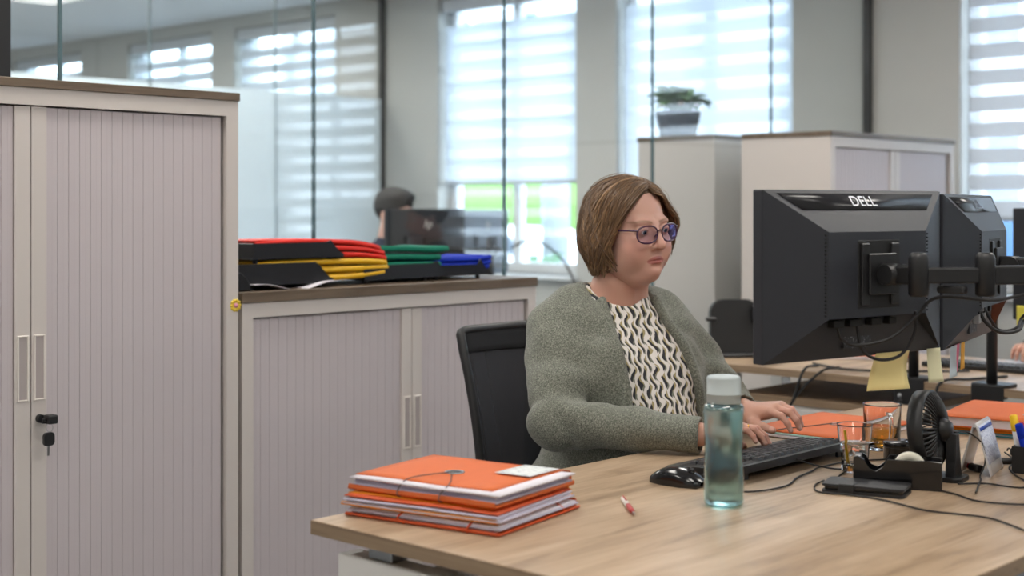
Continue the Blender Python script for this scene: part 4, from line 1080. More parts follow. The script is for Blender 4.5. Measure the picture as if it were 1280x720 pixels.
# ================================================================== DESK BEHIND, WITH ITS MONITORS
t = thing('desk', 'second oak topped desk behind the monitors, with cables hanging from it', 'desk', (4.12, .95, 0))
MB().box((0, 0, DZ - .025), (.80, 2.2, DZ), .001).build('tabletop', M['oak'], t)
MB().box((-.0006, 0, DZ - .0248), (.0006, 2.2, DZ - .0006)).build('edge_band', M['oakedge'], t)
for y in (.05, 2.09):
    for x in (.06, .68):
        MB().box((x, y, 0), (x + .06, y + .06, DZ - .06), .004).build('leg', M['white'], t)
    MB().box((.06, y, DZ - .06), (.74, y + .06, DZ - .025), .004).build('frame_rail', M['white'], t)
MB().box((.30, .11, DZ - .065), (.34, 2.09, DZ - .025), .003).build('frame_rail', M['white'], t)
t = thing('drawer_pedestal', 'low white pedestal with a wooden top under the second desk', 'drawer unit', (4.17, 2.20, 0))
MB().box((0, 0, .02), (.56, .62, .615), .003).build('body', M['white'], t)
MB().box((-.008, -.008, .615), (.568, .628, .64), .001).build('top', M['oakedge'], t)
for z in (.05, .24, .43):
    d = MB().box((-.018, .012, z), (-.001, .608, z + .175), .003).build('drawer', M['white'], t)
    MB().box((-.028, .24, z + .14), (-.018, .38, z + .152), .002).build('handle', M['steel'], d)
def slim_monitor(loc, rz, label, W_=.54, H_=.33, logo=None, m=None, group=None, sd=None):
    t = thing('flat_monitor', label, 'monitor', loc, rz, group); m = m or M['monitor']
    MB().box((-W_ / 2, 0, 0), (W_ / 2, .022, H_), .004, 2).build('housing', m, t)
    MB().box((-W_ / 2 + .012, .0222, .016), (W_ / 2 - .012, .0230, H_ - .012)).build('screen', M['screen'], t)
    MB().box((-W_ * .30, -.024, H_ * .12), (W_ * .30, 0, H_ * .62), .010, 2).build('back_bulge', m, t)
    MB().box((-.05, -.030, H_ * .30), (.05, -.024, H_ * .60), .002).build('mount_plate', M['black'], t)
    if logo:
        mx = Matrix.Translation((0, -.0006, H_ * .78)) @ Matrix.Rotation(PI / 2, 4, 'X')
        text('maker_lettering', 'hp', .055, mx, M['white'], t, .0005, .35)
        
    return t
slim_monitor((4.26, 1.60, .94), -PI / 2, 'black monitor standing at the right edge behind the pair', .54, .345)
slim_monitor((4.26, 2.36, .94), -PI / 2, 'black monitor hidden behind the left monitor of the pair', .54, .345)
for k, (y, yc, lab) in enumerate(((1.886, 1.60, 'black monitor post clamped to the second desk, right of the fan'), (2.145, 2.36, 'black monitor post clamped to the second desk, left of the fan'))):
    t = thing('monitor_post', lab, 'monitor arm', (4.15, y, DZ), group='monitor posts on the second desk')
    MB().cyl((0, 0, 0), (0, 0, .42), .0165, n=20).build('post', M['black'], t)
    MB().prism(rrect(-.028, -.06, .06, .06, .02), 0, .010, .002).build('base_plate', M['black'], t)
    MB().box((-.034, -.052, -.075), (-.0305, .052, .008), .002).build('clamp_plate', M['black'], t)
    MB().box((-.0305, -.03, -.040), (.05, .03, -.0255), .003).build('clamp_jaw', M['black'], t)
    for yy in (-.03, .03):
        MB().lathe([(0, .004), (.006, .003), (.008, 0), (0, 0)], 14, mx=Matrix.Translation((-.034, yy, -.050)) @ Matrix.Rotation(-PI / 2, 4, 'Y')).build('bolt', M['steel'], t)
    MB().tube([(0, 0, .37), (.05, (yc - y) * .5, .37), (.078, yc - y, .375)], .016, 12).build('arm', M['black'], t)
note('yellow sticky note on the bottom of the black monitor at the right edge', (4.245, 1.80, .985), (0, -1, 0), .10, .062, (236, 222, 90), .05, 0, (-1, 0, 0))
for k, pts in enumerate(([(4.20, 2.52, .752), (4.10, 2.515, .745), (4.085, 2.56, .62), (4.08, 2.66, .50), (4.07, 2.74, .35)], [(4.20, 2.44, .752), (4.10, 2.45, .745), (4.09, 2.55, .64), (4.09, 2.60, .50), (4.08, 2.60, .30)],
                         [(4.09, 2.80, .66), (4.08, 2.62, .585), (4.08, 2.4, .575), (4.09, 2.22, .62), (4.10, 2.16, .68)])):
    cable(['black cable hanging diagonally from the second desk edge', 'black cable hanging straight down from the second desk edge', 'black cable sagging along the front of the drawer pedestal'][k], pts, .0045, 'hanging_cable')
cable('black cable crossing the second desk edge behind the fan', [(4.40, 1.95, .745), (4.25, 2.0, .745), (4.125, 2.03, .748), (4.095, 2.045, .70), (4.09, 2.06, .55), (4.09, 2.06, .40)], .0045, 'hanging_cable')
cable('black cable lying along the second desk', [(4.30, 2.60, .746), (4.22, 2.42, .746), (4.30, 2.25, .746), (4.45, 2.10, .746)], .004, 'hanging_cable')
t = thing('desk_device', 'rounded black device standing on the second desk beside the shoulder of the woman', 'device', (4.36, 2.96, DZ), math.radians(-43))
MB().prism(rrect(-.095, .0, .085, .205, .045), -.018, .018, .006, mx=Matrix.Translation((0, 0, .004)) @ Matrix.Rotation(PI / 2 - .12, 4, 'X'), seg=2).build('back_panel', M['black'], t)
MB().box((.055, -.045, .125), (.145, -.005, .190), .008, 2).build('side_box', M['black'], t)
MB().box((.10, -.04, .02), (.135, -.01, .13), .006, 2).build('side_leg', M['black'], t)
MB().box((-.07, -.06, 0), (.07, .05, .014), .004).build('base', M['black'], t)
MB().box((-.115, -.02, .13), (-.075, .0, .145), .004).build('lug', M['black'], t)
t = thing('keyboard', 'black keyboard on the second desk near the hand at the right edge', 'keyboard', (4.60, 2.10, DZ), 0)
MB().box((-.075, -.21, 0), (.075, .21, .016), .004, 2).build('case', M['black'], t)
km2 = MB().box((-.0075, -.0075, 0), (.0075, .0075, .006), .0015).mesh('key', M['key'])
for i in range(5):
    for j in range(19):
        o = link('key', km2, t); o.location = (-.05 + i * .022, -.185 + j * .0205, .016)
t = thing('flat_folder', 'orange folder with papers on the second desk at the right edge', 'folder', (4.26, 1.52, DZ), .1)
MB().box((0, 0, 0), (.22, .30, .003), .001).build('cover', M['orange2'], t)
MB().box((-.01, .0, .003), (.21, .29, .014), .001).build('sheets', M['paper'], t)
MB().box((0, 0, .014), (.22, .30, .017), .001).build('cover', M['orange'], t)
t = thing('flat_folder', 'papers and an orange sheet lying on the second desk beyond the sticky notes', 'papers', (4.62, 2.42, DZ), .4)
MB().box((0, 0, 0), (.21, .30, .012), .001).build('sheets', M['paper'], t)
MB().box((.01, -.03, .012), (.21, .26, .015), .001).build('top_sheet', M['orange'], t)

# ================================================================== COLLEAGUE'S DESK BEHIND THE GLASS
t = thing('desk', 'desk of the colleague behind the glass partition', 'desk', (4.0, 4.55, 0))
MB().box((0, 0, DZ - .025), (1.8, .80, DZ), .001).build('tabletop', M['white'], t)
for x in (.05, 1.69):
    for y in (.05, .69): MB().box((x, y, 0), (x + .06, y + .06, DZ - .025), .004).build('leg', M['white'], t)
MB().box((.11, .06, DZ - .065), (1.69, .10, DZ - .025), .003).build('frame_rail', M['white'], t)
M['mon_l'] = mat('silver_monitor_plastic', (120, 130, 142), 0.35, var=0.04)
slim_monitor((4.60, 4.86, .955), math.radians(2), 'dark flat monitor with a logo in front of the colleague behind the glass', .53, .325, logo=True, group='monitors of the colleague')
slim_monitor((5.10, 4.95, .950), math.radians(20), 'lighter grey flat monitor beside the dark one behind the glass', .53, .325, logo=True, m=M['mon_l'], group='monitors of the colleague')
t = thing('monitor_stand', 'black twin monitor stand on the desk of the colleague', 'monitor arm', (4.86, 4.70, DZ))
MB().prism(rrect(-.09, -.08, .09, .08, .02), 0, .012, .003).build('base', M['black'], t)
MB().cyl((0, 0, .012), (0, 0, .40), .018, n=18).build('post', M['black'], t)
MB().tube([(0, 0, .34), (-.14, .04, .34), (-.26, .125, .355)], .015, 10).build('arm', M['black'], t)
MB().tube([(0, 0, .34), (.12, .06, .34), (.245, .215, .355)], .015, 10).build('arm', M['black'], t)
cable('grey cable arching down beside the monitors behind the glass', [(5.30, 4.98, 1.08), (5.42, 4.93, 1.12), (5.55, 4.85, 1.02), (5.62, 4.80, .85), (5.64, 4.78, .745)], .006, 'desk_cable')

# ================================================================== PEOPLE
def rotm(cols): return np.array(cols, float).T     # columns are the local axes in world space
def e_ell(P, c, r):
    q = P - np.array(c); r = np.array(r); k0 = np.linalg.norm(q / r, axis=-1); k1 = np.linalg.norm(q / (r * r), axis=-1)
    return k0 * (k0 - 1) / np.maximum(k1, 1e-9)
def e_cap(P, a, b, ra, rb=None):
    rb = ra if rb is None else rb; a = np.array(a, float); b = np.array(b, float); ab = b - a
    h = np.clip(((P - a) @ ab) / (ab @ ab), 0, 1)
    return np.linalg.norm(P - a - h[..., None] * ab, axis=-1) - (ra + (rb - ra) * h)
def smin(a, b, k):
    h = np.clip(.5 + .5 * (b - a) / k, 0, 1); return b + (a - b) * h - k * h * (1 - h)
def smax(a, b, k): return -smin(-a, -b, k)
def surfnet(f, lo, hi, h):
    lo = np.array(lo, float); n = np.ceil((np.array(hi) - lo) / h).astype(int) + 1
    ax = [lo[i] + h * np.arange(n[i]) for i in range(3)]
    V = np.empty(n, np.float64); st = max(1, int(6e5 // (n[1] * n[2])))
    for i in range(0, n[0], st):
        X, Y, Z = np.meshgrid(ax[0][i:i + st], ax[1], ax[2], indexing='ij')
        V[i:i + st] = f(np.stack((X, Y, Z), -1))
    I = V < 0
    m = n - 1
    cnt = np.zeros(m, int)
    sl = lambda o, d: slice(o, o + d)
    for a in (0, 1):
        for b in (0, 1):
            for c in (0, 1): cnt += I[sl(a, m[0]), sl(b, m[1]), sl(c, m[2])]
    act = (cnt > 0) & (cnt < 8); ijk = np.argwhere(act)
    vid = -np.ones(m, int); vid[act] = np.arange(len(ijk))
    pos = np.zeros((len(ijk), 3)); num = np.zeros(len(ijk))
    for axs in range(3):
        o1, o2 = [x for x in range(3) if x != axs]
        for p in (0, 1):
            for q in (0, 1):
                o = np.zeros(3, int); o[o1] = p; o[o2] = q; A = ijk + o; e = np.zeros(3, int); e[axs] = 1; B = A + e
                va = V[A[:, 0], A[:, 1], A[:, 2]]; vb = V[B[:, 0], B[:, 1], B[:, 2]]; s = (va < 0) != (vb < 0)
                t = np.where(s, va / np.where(s, va - vb, 1), 0); pt = A + t[:, None] * e
                pos += pt * s[:, None]; num += s
    pos = lo + h * pos / num[:, None]
    F = []
    for axs in range(3):
        o1, o2 = (axs + 1) % 3, (axs + 2) % 3
        e = np.zeros(3, int); e[axs] = 1
        A = I[:n[0] - e[0], :n[1] - e[1], :n[2] - e[2]]; B = I[e[0]:, e[1]:, e[2]:]
        ed = np.argwhere(A != B); ok = (ed[:, o1] > 0) & (ed[:, o2] > 0) & (ed[:, o1] < n[o1] - 1) & (ed[:, o2] < n[o2] - 1); ed = ed[ok]
        d1 = np.zeros(3, int); d1[o1] = 1; d2 = np.zeros(3, int); d2[o2] = 1
        g = lambda Q: vid[Q[:, 0], Q[:, 1], Q[:, 2]]
        q = np.stack((g(ed - d1 - d2), g(ed - d2), g(ed), g(ed - d1)), 1)
        fl = ~A[ed[:, 0], ed[:, 1], ed[:, 2]]; q[fl] = q[fl][:, ::-1]; F.append(q)
    F = np.concatenate(F); F = F[(F >= 0).all(1)]
    return pos, F
def outward(v, f):
    a, b, c_ = v[f[:, 0]], v[f[:, 1]], v[f[:, 2]]; vol = np.einsum('ij,ij->i', a - v.mean(0), np.cross(b - a, c_ - a)).sum()
    return f if vol >= 0 else f[:, ::-1]
def np_mesh(name, v, f, mats, col=None, mi=None, fix=True):
    if fix: f = outward(v, f)
    me = bpy.data.meshes.new(name); me.from_pydata(v.tolist(), [], f.tolist()); me.update()
    me.shade_smooth()
    for m in (mats if isinstance(mats, (list, tuple)) else [mats]): me.materials.append(m)
    if col is not None:
        a = me.attributes.new('tint', 'FLOAT_COLOR', 'POINT'); a.data.foreach_set('color', np.concatenate((col, np.ones((len(col), 1))), 1).astype(np.float32).ravel())
    if mi is not None: me.polygons.foreach_set('material_index', mi.astype(np.int32))
    return me
def join(*ms):
    vs, fs, cs, o = [], [], [], 0
    for v, f, c in ms: vs.append(v); fs.append(outward(v, f) + o); cs.append(c); o += len(v)
    return np.concatenate(vs), np.concatenate(fs), np.concatenate(cs)
def xf(v, R, o): return v @ R.T + np.array(o)

def attr_mat(name, rough=.5, sss=0.0, spec=.4, bump=0.0, bscale=600):
    m, nt, N, L, b = nmat(name)
    a = N.new('ShaderNodeAttribute'); a.attribute_name = 'tint'; L.new(a.outputs['Color'], b.inputs['Base Color'])
    b.inputs['Roughness'].default_value = rough; b.inputs['Specular IOR Level'].default_value = spec
    if sss:
        b.inputs['Subsurface Weight'].default_value = sss; b.inputs['Subsurface Radius'].default_value = (.010, .004, .002); b.inputs['Subsurface Scale'].default_value = .6
    if bump:
        tc = N.new('ShaderNodeTexCoord'); n2 = N.new('ShaderNodeTexNoise'); n2.inputs['Scale'].default_value = bscale; L.new(tc.outputs['Object'], n2.inputs[0])
        bp = N.new('ShaderNodeBump'); bp.inputs['Strength'].default_value = bump; bp.inputs['Distance'].default_value = .001; L.new(n2.outputs[0], bp.inputs['Height']); L.new(bp.outputs[0], b.inputs['Normal'])
    return m
M['skin'] = attr_mat('skin', .48, .15, .35, .08, 900)
SKIN = np.array(lin((206, 162, 146))[:3]); LIP = np.array(lin((182, 116, 110))[:3]); FLUSH = np.array(lin((204, 134, 118))[:3]); BROW = np.array(lin((128, 98, 76))[:3])
SKIN2 = np.array(lin((198, 152, 134))[:3]); NAIL = np.array(lin((214, 168, 156))[:3])

# ---- head in its own frame: x to the person's left, y forward, z up; origin between the ears at eye height
def head_sdf(P):
    Q = P.copy(); Q[..., 0] = np.abs(Q[..., 0])
    d = e_ell(P, (0, -.018, .034), (.076, .094, .084))
    d = smin(d, e_ell(P, (0, .022, -.030), (.063, .066, .080)), .03)
    d = smin(d, e_ell(P, (0, .022, -.078), (.056, .058, .036)), .03)
    d = smin(d, e_ell(Q, (.040, .044, -.045), (.032, .036, .038)), .025)       # cheeks
    d = smin(d, e_ell(P, (0, .071, -.098), (.020, .016, .015)), .02)             # chin
    d = smin(d, e_ell(P, (0, .024, -.112), (.047, .044, .023)), .025)            # under the chin
    d = smin(d, e_ell(Q, (.051, .012, -.080), (.020, .035, .028)), .025)         # jowl
    d = smin(d, e_ell(Q, (.025, .0715, .020), (.025, .0115, .009)), .016)          # brow
    d = smax(d, -e_ell(Q, (.033, .096, .001), (.021, .017, .014)), .014)         # eye socket
    lid = e_ell(Q, (.0325, .0735, .001), (.0165, .0135, .0120))
    d = smin(d, lid, .006)
    d = smax(d, -e_ell(Q, (.0325, .0875, -.0020), (.0135, .0075, .0042)), .002)   # lid opening
    n = e_cap(P, (0, .081, .014), (0, .1045, -.030), .0068, .0094)
    n = smin(n, e_ell(P, (0, .1060, -.0345), (.0102, .0102, .0088)), .008)
    n = smin(n, e_ell(Q, (.0115, .0915, -.0375), (.0068, .0085, .0066)), .008)
    d = smin(d, n, .010)
    d = smax(d, -e_ell(Q, (.0060, .0965, -.0450), (.0032, .0046, .0038)), .003)   # nostrils
    crv = (P[..., 0] ** 2) * 5.0
    L = P.copy(); L[..., 2] += crv * 1.0; L[..., 1] += (P[..., 0] ** 2) * 14
    d = smin(d, e_ell(L, (0, .0830, -.0655), (.0245, .0095, .0046)), .006)
    d = smin(d, e_ell(L, (0, .0825, -.0745), (.0210, .0098, .0058)), .006)
    d = smax(d, -e_ell(L, (0, .0950, -.0700), (.0260, .0090, .0011)), .002)
    d = smax(d, -e_ell(P, (0, .095, -.0850), (.018, .010, .0045)), .008)         # under the lower lip
    fold = e_cap(Q, (.017, .087, -.043), (.031, .073, -.074), .0008)
    ear = e_ell(Q, (.0755, -.004, -.012), (.009, .019, .031)); d = smin(d, ear, .006)
    d = smin(d, e_cap(P, (0, -.022, -.070), (0, -.040, -.185), .055, .062), .025)
    return d
def head_col(v):
    x = np.abs(v[:, 0]); y, z = v[:, 1], v[:, 2]
    c = np.tile(SKIN, (len(v), 1))
    g = lambda cx, cy, cz, s: np.exp(-(((x - cx) ** 2 + (y - cy) ** 2 + (z - cz) ** 2) / s ** 2))[:, None]
    w = .75 * g(.045, .06, -.038, .024) + .6 * g(0, .104, -.032, .013) + .35 * g(0, .07, -.1, .02); c = c * (1 - np.clip(w, 0, 1)) + FLUSH * np.clip(w, 0, 1)
    zl = z + x * x * 5.0
    lip = ((np.abs(zl + .0700) < .0092 * np.sqrt(np.clip(1 - (x / .0255) ** 2, 0, 1))) & (y > .070))[:, None]
    c = np.where(lip, LIP, c)
    zb = .0185 + .006 * np.sin(np.clip((x - .008) / .045, 0, 1) * PI * .8) - .10 * np.clip(x - .04, 0, 1)
    br = np.clip(1 - np.abs(z - zb) / .0038, 0, 1) * ((x > .010) & (x < .058) & (y > .03)); c = c * (1 - .65 * br[:, None]) + BROW * .65 * br[:, None]
    return c

# ---- hand: wrist at the origin, x forward along the hand, y towards the thumb, z up (palm down)
FING = [(.026, .090, .072, .0088), (.007, .094, .079, .0090), (-.012, .088, .073, .0085), (-.029, .079, .056, .0076)]
def hand_parts(pitch=(-12, -50, -72), spread=(.10, .02, -.06, -.16), lift=.016, thumb=1.0, arm=.07, armdir=(-1, 0, .02)):
    bones = []
    for i, (y, x, L, r) in enumerate(FING):
        k = np.array((x, y, lift - .004 * abs(i - 1.2))); bones.append(('m', (.008, y * .55, .0), k, .0145, .0115))
        p = k; a = spread[i]
        for j, fr in enumerate((.46, .30, .24)):
            t = math.radians(pitch[j] + (i - 1.5) * -2); d = np.array((math.cos(t) * math.cos(a), math.cos(t) * math.sin(a), math.sin(t)))
            q = p + d * L * fr; rr = r * (1 - .11 * j); bones.append(('f%d%d' % (i, j), p, q, rr, rr * (.90 if j < 2 else .86))); p = q
    b0 = np.array((.018, .018, -.004)); b1 = np.array((.050, .044, -.010)); b2 = np.array((.080, .050 , -.016)); b3 = np.array((.104, .046, -.024))
    bones += [('t', b0, b1, .0155, .0125), ('t', b1, b2, .0115, .0098), ('t', b2, b3, .0096, .0076)]
    bones.append(('w', (0, 0, 0), np.array(armdir) * arm, .0245, .0275))
    return bones
def hand_sdf_fn(bones):
    def f(P):
        S2 = P * np.array((1, .86, 1.15))
        d = None
        for nm, a, b, ra, rb in bones:
            if nm in 'mw':
                e = e_cap(P, a, b, ra, rb); d = e if d is None else smin(d, e, .016)
        d = smin(d, e_ell(P, (.045, 0, .002), (.048, .036, .014)), .012)
        th = None; fs = []
        for nm, a, b, ra, rb in bones:
            if nm == 't': e = e_cap(P, a, b, ra, rb); th = e if th is None else smin(th, e, .006)
        d = smin(d, th, .010)
        for i in range(4):
            g = None
            for nm, a, b, ra, rb in bones:
                if nm.startswith('f%d' % i): e = e_cap(P, a, b, ra, rb); g = e if g is None else smin(g, e, .0035)
            d = smin(d, g, .0055)
        return d
    return f
def hand_col(v, bones):
    c = np.tile(SKIN2, (len(v), 1)) * 1.0
    for nm, a, b, ra, rb in bones:
        if nm[0] == 'f' and nm[2] == '2' or nm == 't' and rb < .008:
            a = np.array(a); b = np.array(b); d = (b - a) / np.linalg.norm(b - a); up = np.array((0, 0, 1.)) + d * 0; up = up - d * (up @ d); up /= np.linalg.norm(up)
            if nm == 't': up = np.array((0, .6, .8)); up -= d * (up @ d); up /= np.linalg.norm(up)
            c2 = b + up * rb * .9 - d * .001
            w = np.linalg.norm((v - c2) , axis=1) < .0062; c[w] = NAIL
        if nm[0] == 'f' and nm[2] in '01':
            w = np.exp(-(np.linalg.norm(v - np.array(b), axis=1) / .011) ** 2)[:, None] * .35; c = c * (1 - w) + FLUSH * w
    return c
def make_hand(h, mirror, R, o, **kw):
    bn = hand_parts(**kw); f = hand_sdf_fn(bn)
    v, q = surfnet(f, (-.105, -.065, -.085), (.185, .075, .05), h); c = hand_col(v, bn)
    if mirror: v = v * np.array((1, -1, 1)); q = q[:, ::-1]
    return xf(v, R, o), q, c

# ================================================================== THE WOMAN
B0 = np.array((2.700, 2.188, 0.0)); ya = math.radians(15)
bl = np.array((math.cos(ya), -math.sin(ya), 0)); bf = np.array((-math.sin(ya), -math.cos(ya), 0)); up3 = np.array((0, 0, 1.0))
BR = rotm((bl, bf, up3))
def toL(p): return (np.array(p, float) - B0) @ BR
HC = np.array((2.684, 2.121, 1.238))
def head_axes(yaw, pitch, roll):
    f = np.array((-math.sin(yaw), -math.cos(yaw), 0)); l = np.array((math.cos(yaw), -math.sin(yaw), 0)); u = up3
    f2 = f * math.cos(pitch) - u * math.sin(pitch); u2 = u * math.cos(pitch) + f * math.sin(pitch)
    l3 = l * math.cos(roll) + u2 * math.sin(roll); u3 = u2 * math.cos(roll) - l * math.sin(roll)
    return rotm((l3, f2, u3))
HR = head_axes(math.radians(11), math.radians(4), math.radians(4.5))

RS, RE, RW = toL((2.548, 2.236, .972)), toL((2.424, 2.130, .796)), toL((2.560, 1.838, .785))
LS, LE, LW = toL((2.850, 2.138, .985)), toL((2.915, 2.000, .800)), toL((2.790, 1.862, .808))
hips = [toL((2.60, 2.20, .545)), toL((2.78, 2.15, .545))]
def torso_sdf(P):
    Q = P.copy(); Q[..., 0] = np.abs(Q[..., 0])
    d = e_ell(P, (0, -.005, .93), (.158, .122, .17))
    d = smin(d, e_cap(P, (-.118, -.025, .995), (.118, -.025, .995), .064), .06)
    d = smin(d, e_cap(Q, (.0, .0, 1.055), (.10, -.022, 1.025), .048), .04)
    d = smin(d, e_ell(Q, (.082, .082, .895), (.092, .082, .092)), .05)
    d = smin(d, e_ell(P, (0, .045, .735), (.185, .175, .19)), .08)
    d = smin(d, e_ell(P, (0, -.03, .575), (.215, .185, .115)), .08)
    return d
def neck_col(P): return e_cap(P, (-.018, .035, 1.04), (-.022, .045, 1.10), .066, .062)
def wr(P, s=1.0):   # cloth folds
    x, y, z = P[..., 0], P[..., 1], P[..., 2]
    return .0028 * s * np.sin(26 * x + 19 * z + 2.2 * np.sin(17 * y + 9 * z)) * np.sin(31 * z - 14 * y + 1.7 * np.sin(21 * x)) + .0018 * s * np.sin(55 * z + 30 * x + 2 * np.sin(24 * y))
def arm_sdf(P, s, e, w, r0, r1, r2):
    return smin(e_cap(P, s, e, r0, r1), e_cap(P, e, w, r1 * .96, r2), .018)
def lerp(a, b, t): return np.array(a) + (np.array(b) - np.array(a)) * t
RC = lerp(RE, RW, 1.12); LC = lerp(LE, LW, 1.0)     # cuffs
def foldsleeve(P, e, d):   # creases that gather at the elbow
    q = np.linalg.norm(P - e, axis=-1); return d + .0048 * np.sin(q * 105 + 2.2 * np.sin(P[..., 0] * 34 + P[..., 2] * 20)) * np.exp(-(q / .105) ** 2)
def cardigan_sdf(P):
    d = torso_sdf(P) - .013 + wr(P, 1.5)
    x, y, z = P[..., 0] + .006 - np.interp(P[..., 2], (.70, .95), (.032, 0)), P[..., 1], P[..., 2]
    hw = np.interp(z, (.55, .72, .86, .96, 1.03, 1.09), (.120, .118, .100, .088, .074, .066))
    op = np.maximum(np.abs(x) - hw, .045 - y)
    d = smax(d, -op, .012)
    d = smax(d, -(e_cap(P, (-.018, .03, .98), (-.022, .04, 1.2), .074, .074)), .012)
    # rolled front edges
    zz = (.60, .72, .86, .95, 1.02, 1.065)
    for sg in (-1, 1):
        pr = None
        for z0, z1 in zip(zz[:-1], zz[1:]):
            pts = []
            for zq in (z0, z1):
                hx = np.interp(zq, (.55, .72, .86, .96, 1.03, 1.09), (.120, .118, .100, .088, .074, .066)) + .008
                pts.append((sg * hx - .006 + np.interp(zq, (.70, .95), (.032, 0)), EDGE_Y[(sg, round(zq, 3))], zq))
            e = e_cap(P, pts[0], pts[1], .0105); pr = e if pr is None else np.minimum(pr, e)
        d = smin(d, pr, .010)
    a = arm_sdf(P, RS, RE, RC, .082, .063, .039); a = foldsleeve(P, RE, a)
    b = arm_sdf(P, LS, LE, LC, .072, .058, .039); b = foldsleeve(P, LE, b)
    ka = np.interp(P[..., 2], (.84, 1.0), (.010, .055)); d = smin(d, a + wr(P, 1.3), ka); d = smin(d, b + wr(P, 1.3), ka)
    d = smax(d, .60 - P[..., 2], .01)
    # cuffs end in a clean edge and are open
    for e_, w_, k_ in ((RE, RW, 1.02), (LE, LW, .90)):
        ax_ = (w_ - e_) / np.linalg.norm(w_ - e_); o_ = e_ + (w_ - e_) * k_
        hh = (P - o_) @ ax_; rr = np.linalg.norm(P - o_ - hh[..., None] * ax_, axis=-1)
        d = np.where((hh > -.05) & (rr < .09), smax(d, hh, .004), d)
    d = smax(d, -e_cap(P, lerp(RE, RW, .93), lerp(RE, RW, 1.3), .034), .004)
    d = smax(d, -e_cap(P, lerp(LE, LW, .80), lerp(LE, LW, 1.2), .035), .004)
    return d
EDGE_Y = {}
for sg in (-1, 1):
    for zq in (.60, .72, .86, .95, 1.02, 1.065):
        hx = np.interp(zq, (.55, .72, .86, .96, 1.03, 1.09), (.120, .118, .100, .088, .074, .066)) + .008
        ys_ = np.linspace(-.02, .30, 320); PP = np.stack((np.full(320, sg * hx - .006 + np.interp(zq, (.70, .95), (.032, 0))), ys_, np.full(320, zq)), 1); dv = torso_sdf(PP) - .013
        ins = np.where(dv < 0)[0]; EDGE_Y[(sg, round(zq, 3))] = ys_[ins[-1]] if len(ins) else .03
def blouse_sdf(P):
    d = torso_sdf(P) - .003
    d = smin(d, np.maximum(e_cap(P, (-.018, .028, 1.02), (-.022, .042, 1.105), .071, .067), P[..., 2] - 1.080 - (.030 - P[..., 1]) * .46), .02)
    d = d + .6 * wr(P)
    d = smax(d, .58 - P[..., 2], .01)
    d = smax(d, -e_cap(P, (-.020, .030, 1.075), (-.024, .050, 1.22), .0615, .0615), .005)
    return d
lo_, hi_ = (-.40, -.26, .57), (.40, .47, 1.14)
# body: head, hands and a torso inside the clothes, one mesh
hv, hf_ = surfnet(head_sdf, (-.10, -.13, -.19), (.10, .13, .14), .0019)
hcol = head_col(hv)
head = (xf(hv, HR, HC), hf_, hcol)
def hand_axes(f, roll=0.0, pitch=0.0):
    f = np.array(f, float); f /= np.linalg.norm(f); s = np.array((-f[1], f[0], 0)); u = up3
    f2 = f * math.cos(pitch) + u * math.sin(pitch); u2 = u * math.cos(pitch) - f * math.sin(pitch)
    s3 = s * math.cos(roll) + u2 * math.sin(roll); u3 = u2 * math.cos(roll) - s * math.sin(roll)
    return rotm((f2, s3, u3))
def world(p): return np.array(p) @ BR.T + B0
RWw, LWw, REw, LEw = world(RW), world(LW), world(RE), world(LE)
def loc_dir(R, d): d = np.array(d, float); d /= np.linalg.norm(d); return tuple(d @ R)
Rr = hand_axes((.66, -.75, 0), math.radians(-14), math.radians(2)); Lr = hand_axes((-.10, -1.0, 0), math.radians(12), math.radians(4))
rh = make_hand(.0018, False, Rr, RWw, pitch=(-10, -44, -64), armdir=loc_dir(Rr, REw - RWw), arm=.095)
ad = np.array(loc_dir(Lr, LEw - LWw)) * np.array((1, -1, 1))
lh = make_hand(.0018, True, Lr, LWw, pitch=(-14, -52, -74), armdir=tuple(ad), arm=.095)
def inner(P):
    d = torso_sdf(P) + .012
    d = smin(d, e_cap(P, (-.012, .0, 1.0), (-.018, .03, 1.10), .058), .03)
    d = smin(d, arm_sdf(P, RS, RE, RW, .052, .042, .026), .03); d = smin(d, arm_sdf(P, LS, LE, LW, .052, .042, .026), .03)
    return d
bv, bq = surfnet(inner, (-.40, -.24, .5), (.40, .40, 1.13), .012)
body = (xf(bv, BR, B0), bq, np.tile(SKIN2, (len(bv), 1)))
v, f, c = join(head, rh, lh, body)
woman = link('person', np_mesh('person', v, f, M['skin'], c, fix=False))
tag(woman, 'woman in grey green cardigan and glasses typing at the desk', 'person')

# clothes
m, nt, N, L, b = nmat('cardigan_knit')
tc = N.new('ShaderNodeTexCoord'); n1 = N.new('ShaderNodeTexNoise'); n1.inputs['Scale'].default_value = 640; n1.inputs['Detail'].default_value = 2; L.new(tc.outputs['Object'], n1.inputs[0])
n2 = N.new('ShaderNodeTexNoise'); n2.inputs['Scale'].default_value = 260; n2.inputs['Detail'].default_value = 3; L.new(tc.outputs['Object'], n2.inputs[0])
ad_ = N.new('ShaderNodeMath'); ad_.operation = 'MULTIPLY_ADD'; ad_.inputs[1].default_value = .5; L.new(n2.outputs[0], ad_.inputs[0]); L.new(n1.outputs[0], ad_.inputs[2])
cr = N.new('ShaderNodeValToRGB'); e = cr.color_ramp.elements; e[0].position = .56; e[0].color = lin((76, 79, 72)); e[1].position = .98; e[1].color = lin((166, 167, 155)); x = e.new(.74); x.color = lin((112, 115, 105))
L.new(ad_.outputs[0], cr.inputs[0]); L.new(cr.outputs[0], b.inputs['Base Color']); b.inputs['Roughness'].default_value = .95; b.inputs['Sheen Weight'].default_value = .25; b.inputs['Specular IOR Level'].default_value = .15
bp = N.new('ShaderNodeBump'); bp.inputs['Strength'].default_value = .55; bp.inputs['Distance'].default_value = .0022; L.new(n1.outputs[0], bp.inputs['Height']); L.new(bp.outputs[0], b.inputs['Normal'])
M['cardigan'] = m
